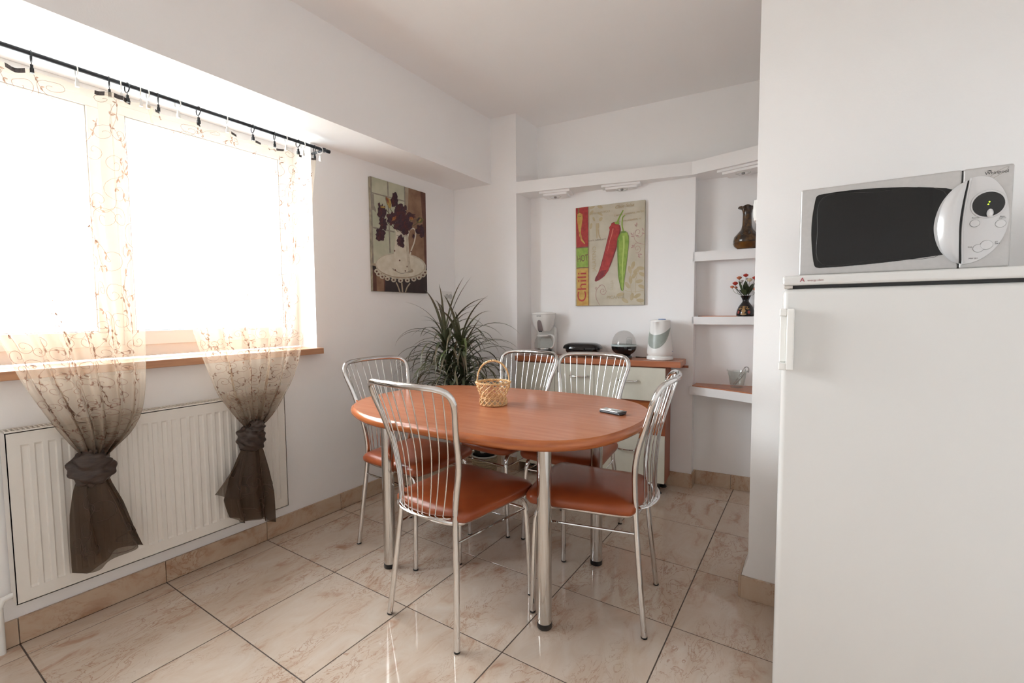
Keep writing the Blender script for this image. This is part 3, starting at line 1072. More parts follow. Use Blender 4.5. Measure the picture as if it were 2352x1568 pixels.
chairs = [((1.500, .8005), -3.26, 'chrome rod-backed chair with orange-brown seat, nearest the camera at the table front'),
          ((2.155, 1.370), 99.2, 'chrome rod-backed chair with orange-brown seat at the right end, phone side of the table'),
          ((0.782, 1.275), -89.9, 'chrome rod-backed chair at the left end of the table, next to the window wall'),
          ((1.217, 1.980), 174.7, 'chrome rod-backed chair behind the table, between plant and the other back chair'),
          ((1.630, 1.996), 182.0, 'chrome rod-backed chair behind the table, in front of the drawers')]
c0 = None
for (x, y), a, lab in chairs:
    c_ = chair(lab) if c0 is None else copy_tree(c0)
    if c0 is None:
        c0 = c_
    c_['label'] = lab
    c_.location = (x, y, 0)
    c_.rotation_euler = (0, 0, math.radians(a))


# ---------------------------------------------------------------- sideboard
FY = 2.500   # front of the worktop, y at x = 2.02
sb_w = thing('sideboard', 'low cream-fronted sideboard with cherry sides against the back wall', 'sideboard', (0.884, by(FY + .02, .884), 0), AB)
k_ = 1 / math.cos(AB)
SW = (1.905 - .884) * k_
SD = 0.196
mb = MB()
mb.box(0, .016, 0.004, SD, .075, .805)
mb.box(SW - .016, SW, 0.004, SD, .075, .805)
mb.box(.016, SW - .016, 0.004, SD, .075, .091)
mb.box(.016, SW - .016, SD - .006, SD, .091, .805)
mb.box(.016, SW - .016, 0.004, SD - .006, .789, .805)
c1, c2, c3 = (1.181 - .884) * k_, (1.457 - .884) * k_, SW
mb.box(c2 - .008, c2 + .008, .004, SD - .006, .091, .789)
mb.box(c2 + .008, SW - .016, .004, SD - .006, .583, .595)
mb.box(c2 + .008, SW - .016, .004, SD - .006, .372, .384)
link('carcass', mb, CHERRY_DK, sb_w, bevel=.0008, seg=1)
mb = MB(); mb.box(c2 + .008, SW - .016, .012, .026, .384, .583)
link('fascia', mb, CHERRY_EDGE, sb_w, smooth=False)
def pull(parent, cx, z, w=.115):
    P = smooth_path([(cx - w / 2, 0, z), (cx - w / 2, -.012, z - .001), (cx - w / 2 + .012, -.022, z - .003), (cx, -.026, z - .004), (cx + w / 2 - .012, -.022, z - .003), (cx + w / 2, -.012, z - .001), (cx + w / 2, 0, z)], 5)
    m_ = MB(); m_.tube(P, .0042, 8)
    m_.T = Matrix.Translation((cx - w / 2, -.012, z)); m_.lathe([(0, -.007), (.006, -.005), (.007, 0), (.006, .005), (0, .007)], 10)
    m_.T = Matrix.Translation((cx + w / 2, -.012, z)); m_.lathe([(0, -.007), (.006, -.005), (.007, 0), (.006, .005), (0, .007)], 10)
    link('handle', m_, CHROME, parent, label='bowed metal handle')
FT = -.012
mb = MB(); mb.box(.002, c1 - .0015, FT, .003, .078, .798); link('door', mb, CREAM, sb_w, bevel=.0012)
mb = MB(); mb.box(c1 + .0015, c2 - .0015, FT, .003, .078, .798); d_ = link('door', mb, CREAM, sb_w, bevel=.0012)
def shifted_pull(par, cx, z):
    pull(par, cx, z)
    h_ = par.children[-1]
    h_.location = (0, FT, 0)
shifted_pull(d_, (1.357 - .884) * k_, .725)
mb = MB(); mb.box(c2 + .0015, c3 - .001, FT, .003, .592, .798); d_ = link('drawer', mb, CREAM, sb_w, bevel=.0012)
shifted_pull(d_, (1.678 - .884) * k_, .714)
mb = MB(); mb.box(c2 + .0015, c3 - .001, FT, .003, .078, .376); d_ = link('drawer', mb, CREAM, sb_w, bevel=.0012)
shifted_pull(d_, (1.672 - .884) * k_, .275)
for (fx, fy) in ((.06, .04), (.06, SD - .04), (c2, .04), (SW - .045, .028), (SW - .035, SD - .035)):
    mb = MB(); mb.lathe([(.022, 0), (.024, .004), (.018, .012), (.012, .016), (.012, .058), (.020, .062), (.020, .075)], 16, cx=fx, cy=fy)
    link('foot', mb, BLACK, sb_w)
wt = MB(); wt.box(0, (1.994 - .882) * k_, 0, CH - FY - .002, .806, .8415)
wt_o = link('worktop', wt, CHERRY, None, bevel=.0015)
wt_o.location = (0.882, by(FY, .882), 0); wt_o.rotation_euler = (0, 0, AB)
tag(wt_o, 'cherry-wood worktop lying on the cream sideboard', 'worktop')
wt = MB(); wt.box(-.03, .06, 0, .016, -.014, 0)
o = link('support_batten', wt, CHERRY_DK, wt_o, smooth=False); o.location = ((1.96 - .882) * k_, CH - FY - .09, .806)
WTZ = .8415


# ---------------------------------------------------------------- things on the worktop
def bpos(x, y0, z=WTZ):
    return (x, by(y0, x), z)


# coffee maker
cm = thing('coffee_maker', 'white filter coffee maker with glass jug on the worktop by the pier', 'coffee maker', bpos(1.030, 2.640), AB)
mb = MB()
mb.lathe([(.078, 0), (.082, .004), (.082, .022), (.076, .027)], 40, sx=1.0, sy=.95)
link('base', mb, WPL, cm, angle=50)
mb = MB(); mb.lathe([(.058, .027), (.058, .030)], 32)
link('warming_plate', mb, BLACK, cm)
mb = MB(); mb.box(-.074, .074, .045, .086, .0, .20)
link('rear_column', mb, WPL, cm, bevel=.012, seg=3)
def funnel(u, t):
    a = 2 * PI * u
    z = .172 + t * .118
    r = .052 + .034 * math.sin(t * PI / 2) ** .8
    return Vector((r * math.cos(a), r * .95 * math.sin(a), z))
mb = MB(); mb.sheet(funnel, 40, 10, closed_u=True)
mb.add([funnel(i / 40, 0) for i in range(40)], [tuple(range(40))[::-1]])
mb.add([funnel(i / 40, 1) for i in range(40)], [tuple(range(40))])
link('filter_housing', mb, WPL, cm, angle=60)
mb = MB(); mb.lathe([(.088, .289), (.091, .293), (.089, .299), (.060, .306), (0, .309)], 40, sy=.95)
link('lid', mb, WPL, cm, angle=60)
mb = MB()
def cofwin(u, t):
    w_ = (.042 - .012 * t) * math.sqrt(max(0, 1 - max(0, (t - .75) / .25) ** 2))
    p = funnel(.75, .02 + t * .66)
    x = (u - .5) * w_
    return Vector((x, p.y * math.sqrt(max(0, 1 - (x / .085) ** 2)) - .0018, p.z))
mb.sheet(cofwin, 8, 16)
link('front_window', mb, mat('brown_grey_plastic', (0.28, 0.24, 0.24), .35), cm)
mb = MB(); mb.box(-.010, .012, -.066, -.050, .166, .174); link('drip_stop', mb, BLACK, cm, bevel=.002)
mb = MB(); text_geo(mb, 'EVGSI', .0125, Matrix.Translation((0.0, -.0845, .279)) @ Matrix.Rotation(PI / 2, 4, 'X'), extrude=.0004)
link('lettering', mb, BLACK, cm, smooth=False)
mb = MB(); mb.lathe([(.055, .031), (.062, .036), (.066, .050), (.066, .085), (.060, .110), (.050, .128), (.048, .136)], 40)
jug = link('jug', mb, GLASS, cm, angle=60)
mb = MB(); mb.lathe([(.0655, .043), (.0668, .044), (.0668, .051), (.0655, .052)], 40)
link('jug_band', mb, CHROME, jug, angle=40)
mb = MB(); mb.lathe([(.051, .134), (.053, .138), (.050, .146), (.02, .150), (0, .151)], 32)
link('jug_lid', mb, WPL, jug, angle=60)
P = smooth_path([(.040, -.02, .143), (.075, -.035, .146), (.100, -.045, .130), (.104, -.047, .100), (.094, -.042, .068), (.070, -.03, .052)], 6)
mb = MB(); mb.tube(P, .0055, 10, flat=1.5); link('jug_handle', mb, WPL, jug)

# contact grill
gr = thing('sandwich_maker', 'low glossy black sandwich maker on the worktop under the chili picture', 'sandwich maker', bpos(1.318, 2.650), AB + .03)
def dome(sx, sy, z0, z1, e, rr=.55):
    m_ = MB()
    def fn(u, t):
        a = 2 * PI * u
        c, s = math.cos(a), math.sin(a)
        r = (abs(c) ** e + abs(s) ** e) ** (-1 / e)
        q = math.cos(t * PI / 2) ** rr if t < 1 else 0.0
        return Vector((sx * r * c * q, sy * r * s * q, z0 + (z1 - z0) * math.sin(t * PI / 2)))
    m_.sheet(fn, 56, 10, closed_u=True)
    m_.add([fn(i / 56, 0) for i in range(56)], [tuple(range(56))[::-1]])
    return m_
link('base', dome(.116, .078, .052, .010, 3.2, .35), GBLACK, gr, angle=60)
link('lid', dome(.135, .084, .054, .094, 3.0, .42), GBLACK, gr, angle=60)
mb = MB(); mb.lathe([(.118, .046), (.124, .049), (.124, .053), (.118, .055)], 48, sy=.66); link('hinge_seam', mb, BLACK, gr)
mb = MB(); mb.box(-.04, .04, -.098, -.070, .044, .064); link('handle', mb, GBLACK, gr, bevel=.006, seg=3)
for fx, fy in ((-.085, -.045), (.085, -.045), (-.085, .05), (.085, .05)):
    mb = MB(); mb.lathe([(.010, 0), (.010, .016)], 12, cx=fx, cy=fy); link('foot', mb, BLACK, gr)

# egg cooker
eg = thing('egg_cooker', 'round black egg cooker under a clear smoky dome on the worktop', 'egg cooker', bpos(1.612, 2.625), AB)
mb = MB(); mb.lathe([(.050, 0), (.054, .003), (.052, .012), (.043, .020), (.046, .026), (.066, .040), (.078, .056), (.0805, .070), (.080, .078)], 48)
link('base', mb, GBLACK, eg, angle=60)
mb = MB(); mb.lathe([(.080, .078), (.083, .080), (.083, .088), (.079, .091)], 48); link('ring', mb, mat('pale_teal_plastic', (0.42, 0.50, 0.50), .35), eg)
mb = MB(); mb.lathe([(.079, .091), (.0765, .110), (.069, .134), (.056, .156), (.038, .172), (.018, .180), (0, .182)], 48)
link('dome', mb, SMOKE, eg, angle=60)
mb = MB(); mb.lathe([(.074, .083), (.074, .089), (0, .090)], 40); link('egg_tray', mb, BLACK, eg)
mb = MB(); mb.lathe([(.016, .09), (.018, .10), (.014, .122), (0, .125)], 16, cx=.035, cy=.0); mb.tube(smooth_path([(.018, 0, .091), (.018, 0, .128), (.035, 0, .138), (.052, 0, .128), (.052, 0, .091)], 4), .0016, 6)
link('measuring_cup', mb, GLASS, eg)
mb = MB(); mb.box(.046, .066, -.0665, -.062, .058, .064); link('switch', mb, GREYP, eg)

# kettle
kt = thing('kettle', 'white electric kettle with grey-green curved panel, right end of the worktop', 'kettle', bpos(1.842, 2.620), AB)
mb = MB(); mb.lathe([(.076, 0), (.081, .003), (.081, .018), (.074, .025)], 48); link('power_base', mb, WPL, kt, angle=50)
def kr(z):
    return lerp_tab([(.025, .070), (.032, .078), (.050, .0795), (.11, .074), (.17, .066), (.225, .0615), (.245, .0605)], z)[0]
zs_ = [.025, .030, .036, .05, .08, .11, .14, .17, .20, .225, .24]
mb = MB()
NU = 56
vs = []
for z in zs_:
    for i in range(NU):
        a = 2 * PI * i / NU
        r = kr(z)
        # spout towards the front left
        sp = math.exp(-((a - 4.45) / .22) ** 2) * max(0, (z - .17) / .07) * .020
        vs.append(((r + sp) * math.cos(a), (r + sp) * math.sin(a), z))
mb.add(vs, [(i * NU + k, i * NU + (k + 1) % NU, (i + 1) * NU + (k + 1) % NU, (i + 1) * NU + k) for i in range(len(zs_) - 1) for k in range(NU)] + [tuple(range((len(zs_) - 1) * NU, len(zs_) * NU))])
link('body', mb, WPL, kt, angle=60)
mb = MB(); mb.lathe([(.0605, .240), (.062, .243), (.058, .250), (.03, .253), (0, .253)], 40)
ld = link('lid', mb, WPL, kt, angle=60)
mb = MB(); mb.lathe([(.020, .252), (.018, .258), (0, .259)], 24, cx=.012, cy=-.008, sx=1.2, sy=.6); link('lid_button', mb, mat('blue_plastic', (0.16, 0.25, 0.45), .3), ld)
PB = [(-1.45, .125), (-1.0, .089), (-.46, .073), (0, .083), (.43, .114), (.78, .152), (1.2, .198)]
PT = [(-1.45, .182), (-1.0, .166), (-.46, .158), (0, .163), (.43, .176), (.78, .19), (1.2, .206)]
PBs = [(p.x, p.y) for p in smooth_path([(a_, z_, 0) for a_, z_ in PB], 5)]
PTs = [(p.x, p.y) for p in smooth_path([(a_, z_, 0) for a_, z_ in PT], 5)]
def panel(u, t):
    d = -1.45 + 2.65 * u
    zb_ = lerp_tab(PBs, d)[0]; zt_ = lerp_tab(PTs, d)[0]
    z = zb_ + (zt_ - zb_) * t
    r = kr(z) + .0012
    return Vector((r * math.cos(4.88 + d), r * math.sin(4.88 + d), z))
mb = MB(); mb.sheet(panel, 30, 12); link('side_panel', mb, mat('grey_green_plastic', (0.30, 0.34, 0.30), .35, c2=(0.33, 0.37, 0.34), scale=30), kt, angle=60)
mb = MB()
for k in range(11):
    q = .56 + .037 * k
    p = panel(min(.97, q), .16); nrm = Vector((p.x, p.y, 0)).normalized()
    c = p + nrm * .0014
    mb.add([c + Vector((0, 0, .0016)), c + nrm.cross(Vector((0, 0, 1))) * .002, c - Vector((0, 0, .0016)), c - nrm.cross(Vector((0, 0, 1))) * .002], [(0, 1, 2, 3)])
link('level_marks', mb, WPL, kt, smooth=False)
P = smooth_path([(.010, .058, .238), (.018, .092, .236), (.021, .106, .20), (.020, .105, .12), (.018, .094, .065), (.012, .072, .045)], 6)
mb = MB(); mb.tube(P, .010, 10); link('handle', mb, WPL, kt)
mb = MB(); mb.sheet(lambda u, t: Vector(((kr(.055) + .001) * math.cos(6.02 + .14 * u), (kr(.055) + .001) * math.sin(6.02 + .14 * u), .052 + .006 * t)), 3, 1); link('badge', mb, mat('blue_badge', (0.08, 0.13, 0.40), .4), kt)
mb = MB(); mb.tube(smooth_path([(0, .075, .008), (-.05, .085, .003), (-.12, .07, .003), (-.17, .085, .003)], 5), .0028, 6); link('power_cord', mb, BLACK, kt)


# ---------------------------------------------------------------- things in the recess
v1 = thing('vase', 'brown glazed vase with long neck and ruffled mouth on the upper shelf', 'vase', (2.300, by(2.775, 2.30), 1.5185))
def vr(z):
    return lerp_tab([(0, .040), (.004, .046), (.020, .062), (.045, .071), (.070, .066), (.090, .050), (.108, .034), (.125, .026), (.160, .0235), (.200, .023), (.225, .026), (.240, .034)], z)[0]
VZ = [0, .004, .012, .02, .033, .045, .058, .07, .08, .09, .10, .108, .118, .135, .16, .18, .2, .215, .228, .24]
VS_ = 1.06
def vase_pt(i, a):
    z = VZ[i]; r = vr(z)
    if i == len(VZ) - 1:
        r = .041 + .010 * math.cos(4 * a + .8); z += .006 * math.sin(4 * a + .2)
    if i == len(VZ) - 2:
        r += .004 * math.cos(4 * a + .8)
    return (r * VS_ * math.cos(a), r * VS_ * math.sin(a), z * VS_)
VASE = mat('brown_glaze', (0.030, 0.019, 0.013), .18, c2=(0.11, 0.055, 0.02), scale=35, detail=8, lo=.42, hi=.62, spec=.6)
mb = MB()
vs = [vase_pt(i, 2 * PI * k / 40) for i in range(len(VZ)) for k in range(40)]
mb.add(vs, [(i * 40 + k, i * 40 + (k + 1) % 40, (i + 1) * 40 + (k + 1) % 40, (i + 1) * 40 + k) for i in range(len(VZ) - 1) for k in range(40)] + [tuple(range(40))[::-1]])
o = link('body', mb, VASE, v1, angle=80)
md = o.modifiers.new('wall', 'SOLIDIFY'); md.thickness = .004; md.offset = -1
mb = MB(); mb.lathe([(.0465 * VS_, .003), (.0655 * VS_, .020), (.0725 * VS_, .038)], 40)
mb.f = mb.f[:80]; mb.m = mb.m[:80]
link('amber_foot_glaze', mb, mat('amber_glaze', (0.16, 0.065, 0.012), .16, c2=(0.09, 0.04, 0.012), scale=25), v1, angle=80)

v2 = thing('vase', 'small black painted vase on the middle shelf holding artificial roses', 'vase', (2.302, by(2.775, 2.302), 1.1115))
mb = MB(); mb.lathe([(.044, 0), (.050, .006), (.051, .018), (.048, .036), (.040, .058), (.028, .076), (.019, .088), (.017, .096), (.021, .108), (.028, .122), (.030, .126), (.026, .124), (.016, .10)], 40)
link('body', mb, GBLACK, v2, angle=70)
GOLD = mat('gold_paint', (0.38, 0.22, 0.08), .35, c2=(0.25, 0.15, 0.06), scale=60)
PINKP = mat('rose_paint', (0.32, 0.06, 0.05), .4)
def on_vase(a, z, w, h, mb_, mi):
    N_ = 14
    prof_ = [(0.0, .044), (.006, .050), (.018, .051), (.036, .048), (.058, .040), (.076, .028), (.088, .019)]
    def pt(du, dz):
        zz = z + dz; r = lerp_tab(prof_, zz)[0] + .0008
        return Vector((r * math.cos(a + du / r), r * math.sin(a + du / r), zz))
    mb_.add([pt(0, 0)] + [pt(w * math.cos(2 * PI * k / N_), h * math.sin(2 * PI * k / N_)) for k in range(N_)], [(0, 1 + k, 1 + (k + 1) % N_) for k in range(N_)], mi)
mb = MB()
fa = -PI / 2 - .12
on_vase(fa, .056, .024, .008, mb, 0); on_vase(fa, .034, .012, .014, mb, 0); on_vase(fa, .014, .018, .006, mb, 0)
on_vase(fa - .62, .026, .008, .010, mb, 1); on_vase(fa + .62, .026, .008, .010, mb, 1)
on_vase(fa - .5, .046, .010, .004, mb, 0); on_vase(fa + .5, .046, .010, .004, mb, 0)
link('painted_decoration', mb, [GOLD, PINKP], v2)
# roses
REDR = mat('red_rose', (0.50, 0.045, 0.03), .5); ORR = mat('orange_rose', (0.62, 0.20, 0.10), .5); CRR = mat('cream_rose', (0.72, 0.60, 0.42), .5)
GRN = mat('silk_leaf', (0.035, 0.055, 0.02), .5, c2=(0.06, 0.08, 0.03), scale=60)
fl = thing('rose_bouquet', 'small bunch of red, orange and cream artificial roses in the black vase', 'flowers', (2.302, by(2.775, 2.302), 1.1115))
heads = [(-.075, -.01, .178, ORR, .010), (-.058, -.012, .198, REDR, .013), (-.038, .0, .232, ORR, .012), (-.002, 0, .246, REDR, .012), (.020, -.01, .216, CRR, .013), (.048, 0, .228, REDR, .012), (.052, -.015, .160, ORR, .010), (-.055, .0, .175, ORR, .008), (-.02, -.01, .214, mat('pale_filler', (0.45, 0.38, 0.36), .6), .007), (-.03, .01, .205, MATS['pale_filler'], .006), (.005, .01, .226, MATS['pale_filler'], .006)]
for hx, hy, hz, hm, hr in heads:
    hr *= 1.3
    mb = MB()
    P = smooth_path([(0, 0, .09), (hx * .25, hy * .3, .125), (hx * .8, hy * .8, hz - .03), (hx, hy, hz)], 4)
    mb.tube(P, .0011, 5)
    st = link('stem', mb, GRN, fl)
    mb = MB()
    for lay in range(3):
        for k in range(5):
            a = 2 * PI * k / 5 + lay * .6
            rr_ = hr * (1 - .27 * lay)
            def pf_(u, t, a=a, rr_=rr_, lay=lay):
                da = (u - .5) * 1.7
                q = math.sin(t * 1.45)
                return Vector((hx + rr_ * q * math.cos(a + da), hy + rr_ * q * math.sin(a + da), hz - hr * .45 + hr * (1.05 + .2 * lay) * t ** 1.3 * (1 - .35 * abs(u - .5))))
            mb.sheet(pf_, 3, 3)
    link('blossom', mb, hm, st, angle=180)
for k in range(11):
    a = 2 * PI * k / 11; rr_ = .040 + .018 * (k % 3)
    tip = Vector((rr_ * math.cos(a), rr_ * .6 * math.sin(a), .165 + .018 * (k % 4)))
    b0 = Vector((tip.x * .3, tip.y * .3, .13))
    sd = (tip - b0).cross(Vector((0, 0, 1))).normalized()
    mb = MB()
    mb.sheet(lambda u, t: b0 + (tip - b0) * t + sd * (u - .5) * .030 * math.sin(PI * min(1, t * .97 + .02)) + Vector((0, 0, .006 * math.sin(PI * t))), 2, 5)
    link('leaf', mb, GRN, fl)

# ice bucket with tongs
ib = thing('ice_bucket', 'clear glass ice bucket with handle on the lowest shelf', 'ice bucket', (2.268, by(2.745, 2.268), .6742))
mb = MB()
mb.lathe([(.030, .001), (.034, 0), (.036, .004), (.040, .020), (.047, .060), (.052, .098), (.0535, .104), (.050, .104), (.045, .06), (.037, .018), (0, .014)], 40)
link('bowl', mb, GLASS, ib, angle=60)
mb = MB()
mb.tube(smooth_path([(-.054, 0, .105), (-.042, -.030, .078), (-.015, -.047, .058), (.015, -.047, .058), (.042, -.030, .078), (.054, 0, .105)], 5), .0018, 6)
link('handle', mb, GLASS, ib)
for sgn in (-1, 1):
    mb = MB(); mb.lathe([(.004, .098), (.004, .112)], 10, cx=.0555 * sgn, cy=0); link('lug', mb, GLASS, ib)
tg = thing('ice_tongs', 'clear plastic ice tongs leaning in the glass ice bucket', 'tongs', (2.268, by(2.745, 2.268), .6742))
FROST = glass_material('frosted_plastic', (.93, .92, .91), .85, .2, (.6, .58, .56, .25))
for sgn, off in ((1, 0), (-1, .018)):
    P = smooth_path([(-.018 + off * .5, -.01, .019), (.004 + off, -.006, .06), (.026 + off, 0, .10), (.040, .004, .125), (.046, .004, .128)], 5)
    mb = MB(); mb.tube(P, .0022, 8, flat=2.2); link('arm', mb, FROST, tg)
P = smooth_path([(.040, .004, .125), (.052, .004, .130), (.062, .002, .122), (.062, 0, .10), (.059, -.004, .106)], 5)
mb = MB(); mb.tube(P, .003, 8, flat=2); link('bend', mb, FROST, tg)

# downlights: stepped plaster plates with spots
def slab_frame(x):
    if x < 2.002:
        d = Vector((1.125, .25, 0)).normalized(); p0 = Vector((.877, 2.432, 0))
    else:
        d = Vector((.375, -.088, 0)).normalized(); p0 = Vector((2.002, 2.682, 0))
    s = (x - p0.x) / d.x
    return p0 + d * s, d, Vector((-d.y, d.x, 0))
for k, (xa, xb_, off, dep, sx_, lab) in enumerate([(1.035, 1.245, .022, .145, 1.13, 'first recessed spotlight from the pier, in a stepped plaster plate under the soffit'),
                                  (1.455, 1.700, .022, .085, 1.582, 'recessed spotlight in a stepped plaster plate above the chili picture'),
                                  (2.140, 2.420, .025, .140, 2.262, 'recessed spotlight in a stepped plaster plate above the ruffled vase')]):
    t = thing('downlight', lab, 'ceiling light', (0, 0, 0), 0, 'recessed spotlights under the soffit')
    for lay, (ins, z0, z1) in enumerate(((0, 1.9695, 1.983), (.024, 1.956, 1.9695))):
        a, d, nr = slab_frame(xa); b_, _, _ = slab_frame(xb_)
        o0 = off + ins * .7; o1 = off + dep - ins * .3
        poly = [a + d * ins + nr * o0, b_ - d * ins + nr * o0, b_ - d * ins + nr * o1, a + d * ins + nr * o1]
        mb = MB(); mb.prism([(p.x, p.y) for p in poly], z0, z1)
        link('stepped_plate', mb, WALL, t, smooth=False)
    c, d, nr = slab_frame(sx_)
    c = c + nr * (off + dep * .5)
    mb = MB(); mb.lathe([(.040, 1.956), (.041, 1.953), (.036, 1.951), (.026, 1.952), (.026, 1.956)], 32, cx=c.x, cy=c.y)
    link('trim_ring', mb, WPL, t, angle=50)
    mb = MB(); mb.lathe([(.026, 1.9525), (.022, 1.9560), (0, 1.9565)], 24, cx=c.x, cy=c.y)
    link('reflector', mb, CHROME, t)
    mb = MB(); mb.lathe([(.009, 1.9555), (.009, 1.9480), (.004, 1.946), (0, 1.9458)], 16, cx=c.x, cy=c.y)
    link('bulb', mb, mat('bulb_glass', (.35, .34, .33), .2, .2), t)

# light switch on the end of the partition, socket on the window wall
sw = thing('light_switch', 'white light switch on the end of the partition, behind its edge', 'light switch', (2.459, 1.715, 1.53))
mb = MB(); mb.box(-.012, 0, -.04, .04, -.04, .04); link('plate', mb, WPL, sw, bevel=.003)
mb = MB(); mb.box(-.016, -.0115, -.026, .026, -.027, .027); link('rocker', mb, WPL, sw, bevel=.002)
so = thing('wall_socket', 'white double wall socket to the right of the tulip picture', 'socket', (WX, 2.281, 1.270))
mb = MB(); mb.box(0, .012, -.057, .057, -.037, .037); pl2 = link('plate', mb, WPL, so, bevel=.004, seg=3)
for yy_ in (-.004, .036):
    mb = MB(); mb.T = Matrix.Translation((.0125, yy_, 0)) @ Matrix.Rotation(PI / 2, 4, 'Y')
    mb.lathe([(.019, 0), (.019, .0015), (.016, .0015), (.015, -.004), (0, -.004)], 28)
    s_ = link('socket_well', mb, mat('socket_grey', (.50, .51, .50), .4), pl2, angle=40)
    mb = MB(); mb.box(.0095, .0105, yy_ - .008, yy_ - .004, -.002, .002); mb.box(.0095, .0105, yy_ + .004, yy_ + .008, -.002, .002); link('pin_holes', mb, BLACK, pl2, smooth=False)


# ---------------------------------------------------------------- canvas pictures
class Flat:
    """flat print on a canvas: shapes in (s, t) of the picture, stacked in hair-thin layers"""
    def __init__(self, o, es, et, n, conv):
        self.o, self.es, self.et, self.n, self.conv = Vector(o), Vector(es), Vector(et), Vector(n).normalized(), conv
        self.mb = MB(); self.mats = []; self.lay = 0

    def mi(self, m):
        if m not in self.mats:
            self.mats.append(m)
        return self.mats.index(m)

    def P(self, x, y):
        s, t = self.conv(x, y)
        s = min(.998, max(.002, s)); t = min(.998, max(.002, t))
        return self.o + self.es * s + self.et * t + self.n * (0.0003 + 0.00003 * self.lay)

    def poly(self, pts, m):
        from mathutils.geometry import tessellate_polygon
        self.lay += 1
        V = [self.P(*p) for p in pts]
        tr = tessellate_polygon([V])
        ref = self.n
        fs = []
        for a, b, c in tr:
            nn = (V[b] - V[a]).cross(V[c] - V[a])
            fs.append((a, b, c) if nn.dot(ref) > 0 else (a, c, b))
        self.mb.add(V, fs, self.mi(m))

    def ell(self, cx, cy_, rx, ry, m, rot=0, n=18, jag=0, seed=0):
        r = random.Random(seed)
        pts = []
        for k in range(n):
            a = 2 * PI * k / n
            q = 1 + (r.uniform(-jag, jag) if jag else 0)
            x, y = rx * q * math.cos(a), ry * q * math.sin(a)
            pts.append((cx + x * math.cos(rot) - y * math.sin(rot), cy_ + x * math.sin(rot) + y * math.cos(rot)))
        self.poly(pts, m)

    def line(self, pts, w, m, w2=None):
        self.lay += 1
        P = smooth_path([(x, y, 0) for x, y in pts], 5) if len(pts) > 2 else [Vector((x, y, 0)) for x, y in pts]
        L_, R_ = [], []
        for k in range(len(P)):
            t = (P[min(k + 1, len(P) - 1)] - P[max(k - 1, 0)]).normalized()
            ww = w if w2 is None else w + (w2 - w) * k / (len(P) - 1)
            nn = Vector((-t.y, t.x, 0)) * ww * .5
            L_.append(P[k] + nn); R_.append(P[k] - nn)
        V = []
        for a, b in zip(L_, R_):
            V += [self.P(a.x, a.y), self.P(b.x, b.y)]
        self.mb.add(V, [(2 * k, 2 * k + 1, 2 * k + 3, 2 * k + 2) for k in range(len(P) - 1)], self.mi(m))

    def text(self, st, x, y, size, m, ang=0, sx=1.0, shear=0.0):
        self.lay += 1
        s, t = self.conv(x, y)
        X = self.es.normalized(); Y = self.et.normalized(); Z = self.n
        T = Matrix((X, Y, Z)).transposed().to_4x4()
        T.translation = self.o + self.es * s + self.et * t + self.n * (0.0003 + 0.00003 * self.lay)
        text_geo(self.mb, st, size, T @ Matrix.Rotation(ang, 4, 'Z'), self.mi(m), shear=shear, sx=sx)


def pm(name, c, c2=None, scale=25, **k):
    return mat(name, c, .6, c2=c2, scale=scale, **k)


# -- tulips on the window wall
pc = thing('canvas_picture', 'tall canvas print of dark tulips in a white jug on the window wall', 'picture', (0, 0, 0))
mb = MB(); mb.box(WX + .001, .366, 1.580, 2.060, 1.285, 1.982)
link('canvas', mb, pm('canvas_edge_grey', (.20, .18, .14), (.34, .30, .22), 40), pc, bevel=.0015)
def cv1(x, y):
    q = (x - 235) / 585
    top = 118 + 170 * q; bot = 1330 + 20 * q
    return q * .876 / (q * .876 + 1 - q), (bot - y) / (bot - top)
F = Flat((.366, 1.580, 1.285), (0, .480, 0), (0, 0, .697), (1, 0, 0), cv1)
PCREAM = pm('print_pane', (.50, .50, .38), (.40, .41, .30), 12)
PGREY = pm('print_grey_bar', (.20, .18, .15), (.29, .26, .21), 30)
PBROWN = pm('print_brown_wall', (.20, .105, .060), (.30, .18, .11), 14)
PBROWN2 = pm('print_brown_dark', (.085, .032, .022), (.14, .06, .04), 14)
PDARK = pm('print_dark', (.022, .014, .014), (.035, .02, .02), 14)
PTAN = pm('print_tan', (.40, .33, .24), (.33, .26, .18), 20)
PIVORY = pm('print_ivory', (.55, .50, .40), (.44, .39, .30), 35)
PIV2 = pm('print_ivory_light', (.66, .62, .52), (.58, .53, .42), 25)
PPUR = pm('print_purple', (.026, .009, .016), (.065, .022, .035), 110)
PMAR = pm('print_maroon', (.085, .020, .022), (.035, .012, .018), 110)
PORG = pm('print_orange', (.40, .16, .04), (.20, .05, .03), 60)
POLV = pm('print_olive', (.13, .14, .04), (.08, .06, .03), 60)
POCH = pm('print_ochre', (.42, .30, .08), (.30, .16, .05), 60)
F.poly([(235, 100), (830, 280), (830, 1370), (235, 1340)], PCREAM)
F.poly([(600, 220), (830, 280), (830, 1370), (640, 1360)], PBROWN)
F.poly([(765, 270), (830, 285), (830, 1200), (800, 1200), (790, 700)], PBROWN2)
F.poly([(600, 222), (640, 236), (630, 470), (600, 460)], PTAN)
F.poly([(235, 1055), (830, 1055), (830, 1370), (235, 1340)], PDARK)
F.poly([(235, 1100), (370, 1130), (365, 1345), (235, 1335)], PBROWN2)
F.poly([(275, 1120), (350, 1150), (355, 1345), (275, 1338)], PBROWN)
F.line([(240, 110), (240, 1050)], 18, PGREY)
F.line([(419, 170), (428, 920)], 13, PGREY); F.line([(598, 225), (598, 480)], 12, PGREY)
F.line([(235, 288), (598, 378)], 13, PGREY); F.line([(235, 652), (480, 700)], 15, PGREY)
F.line([(232, 1045), (300, 1055)], 26, PTAN)
F.poly([(235, 300), (268, 305), (270, 420), (290, 480), (280, 495), (262, 470), (235, 470)], PGREY)
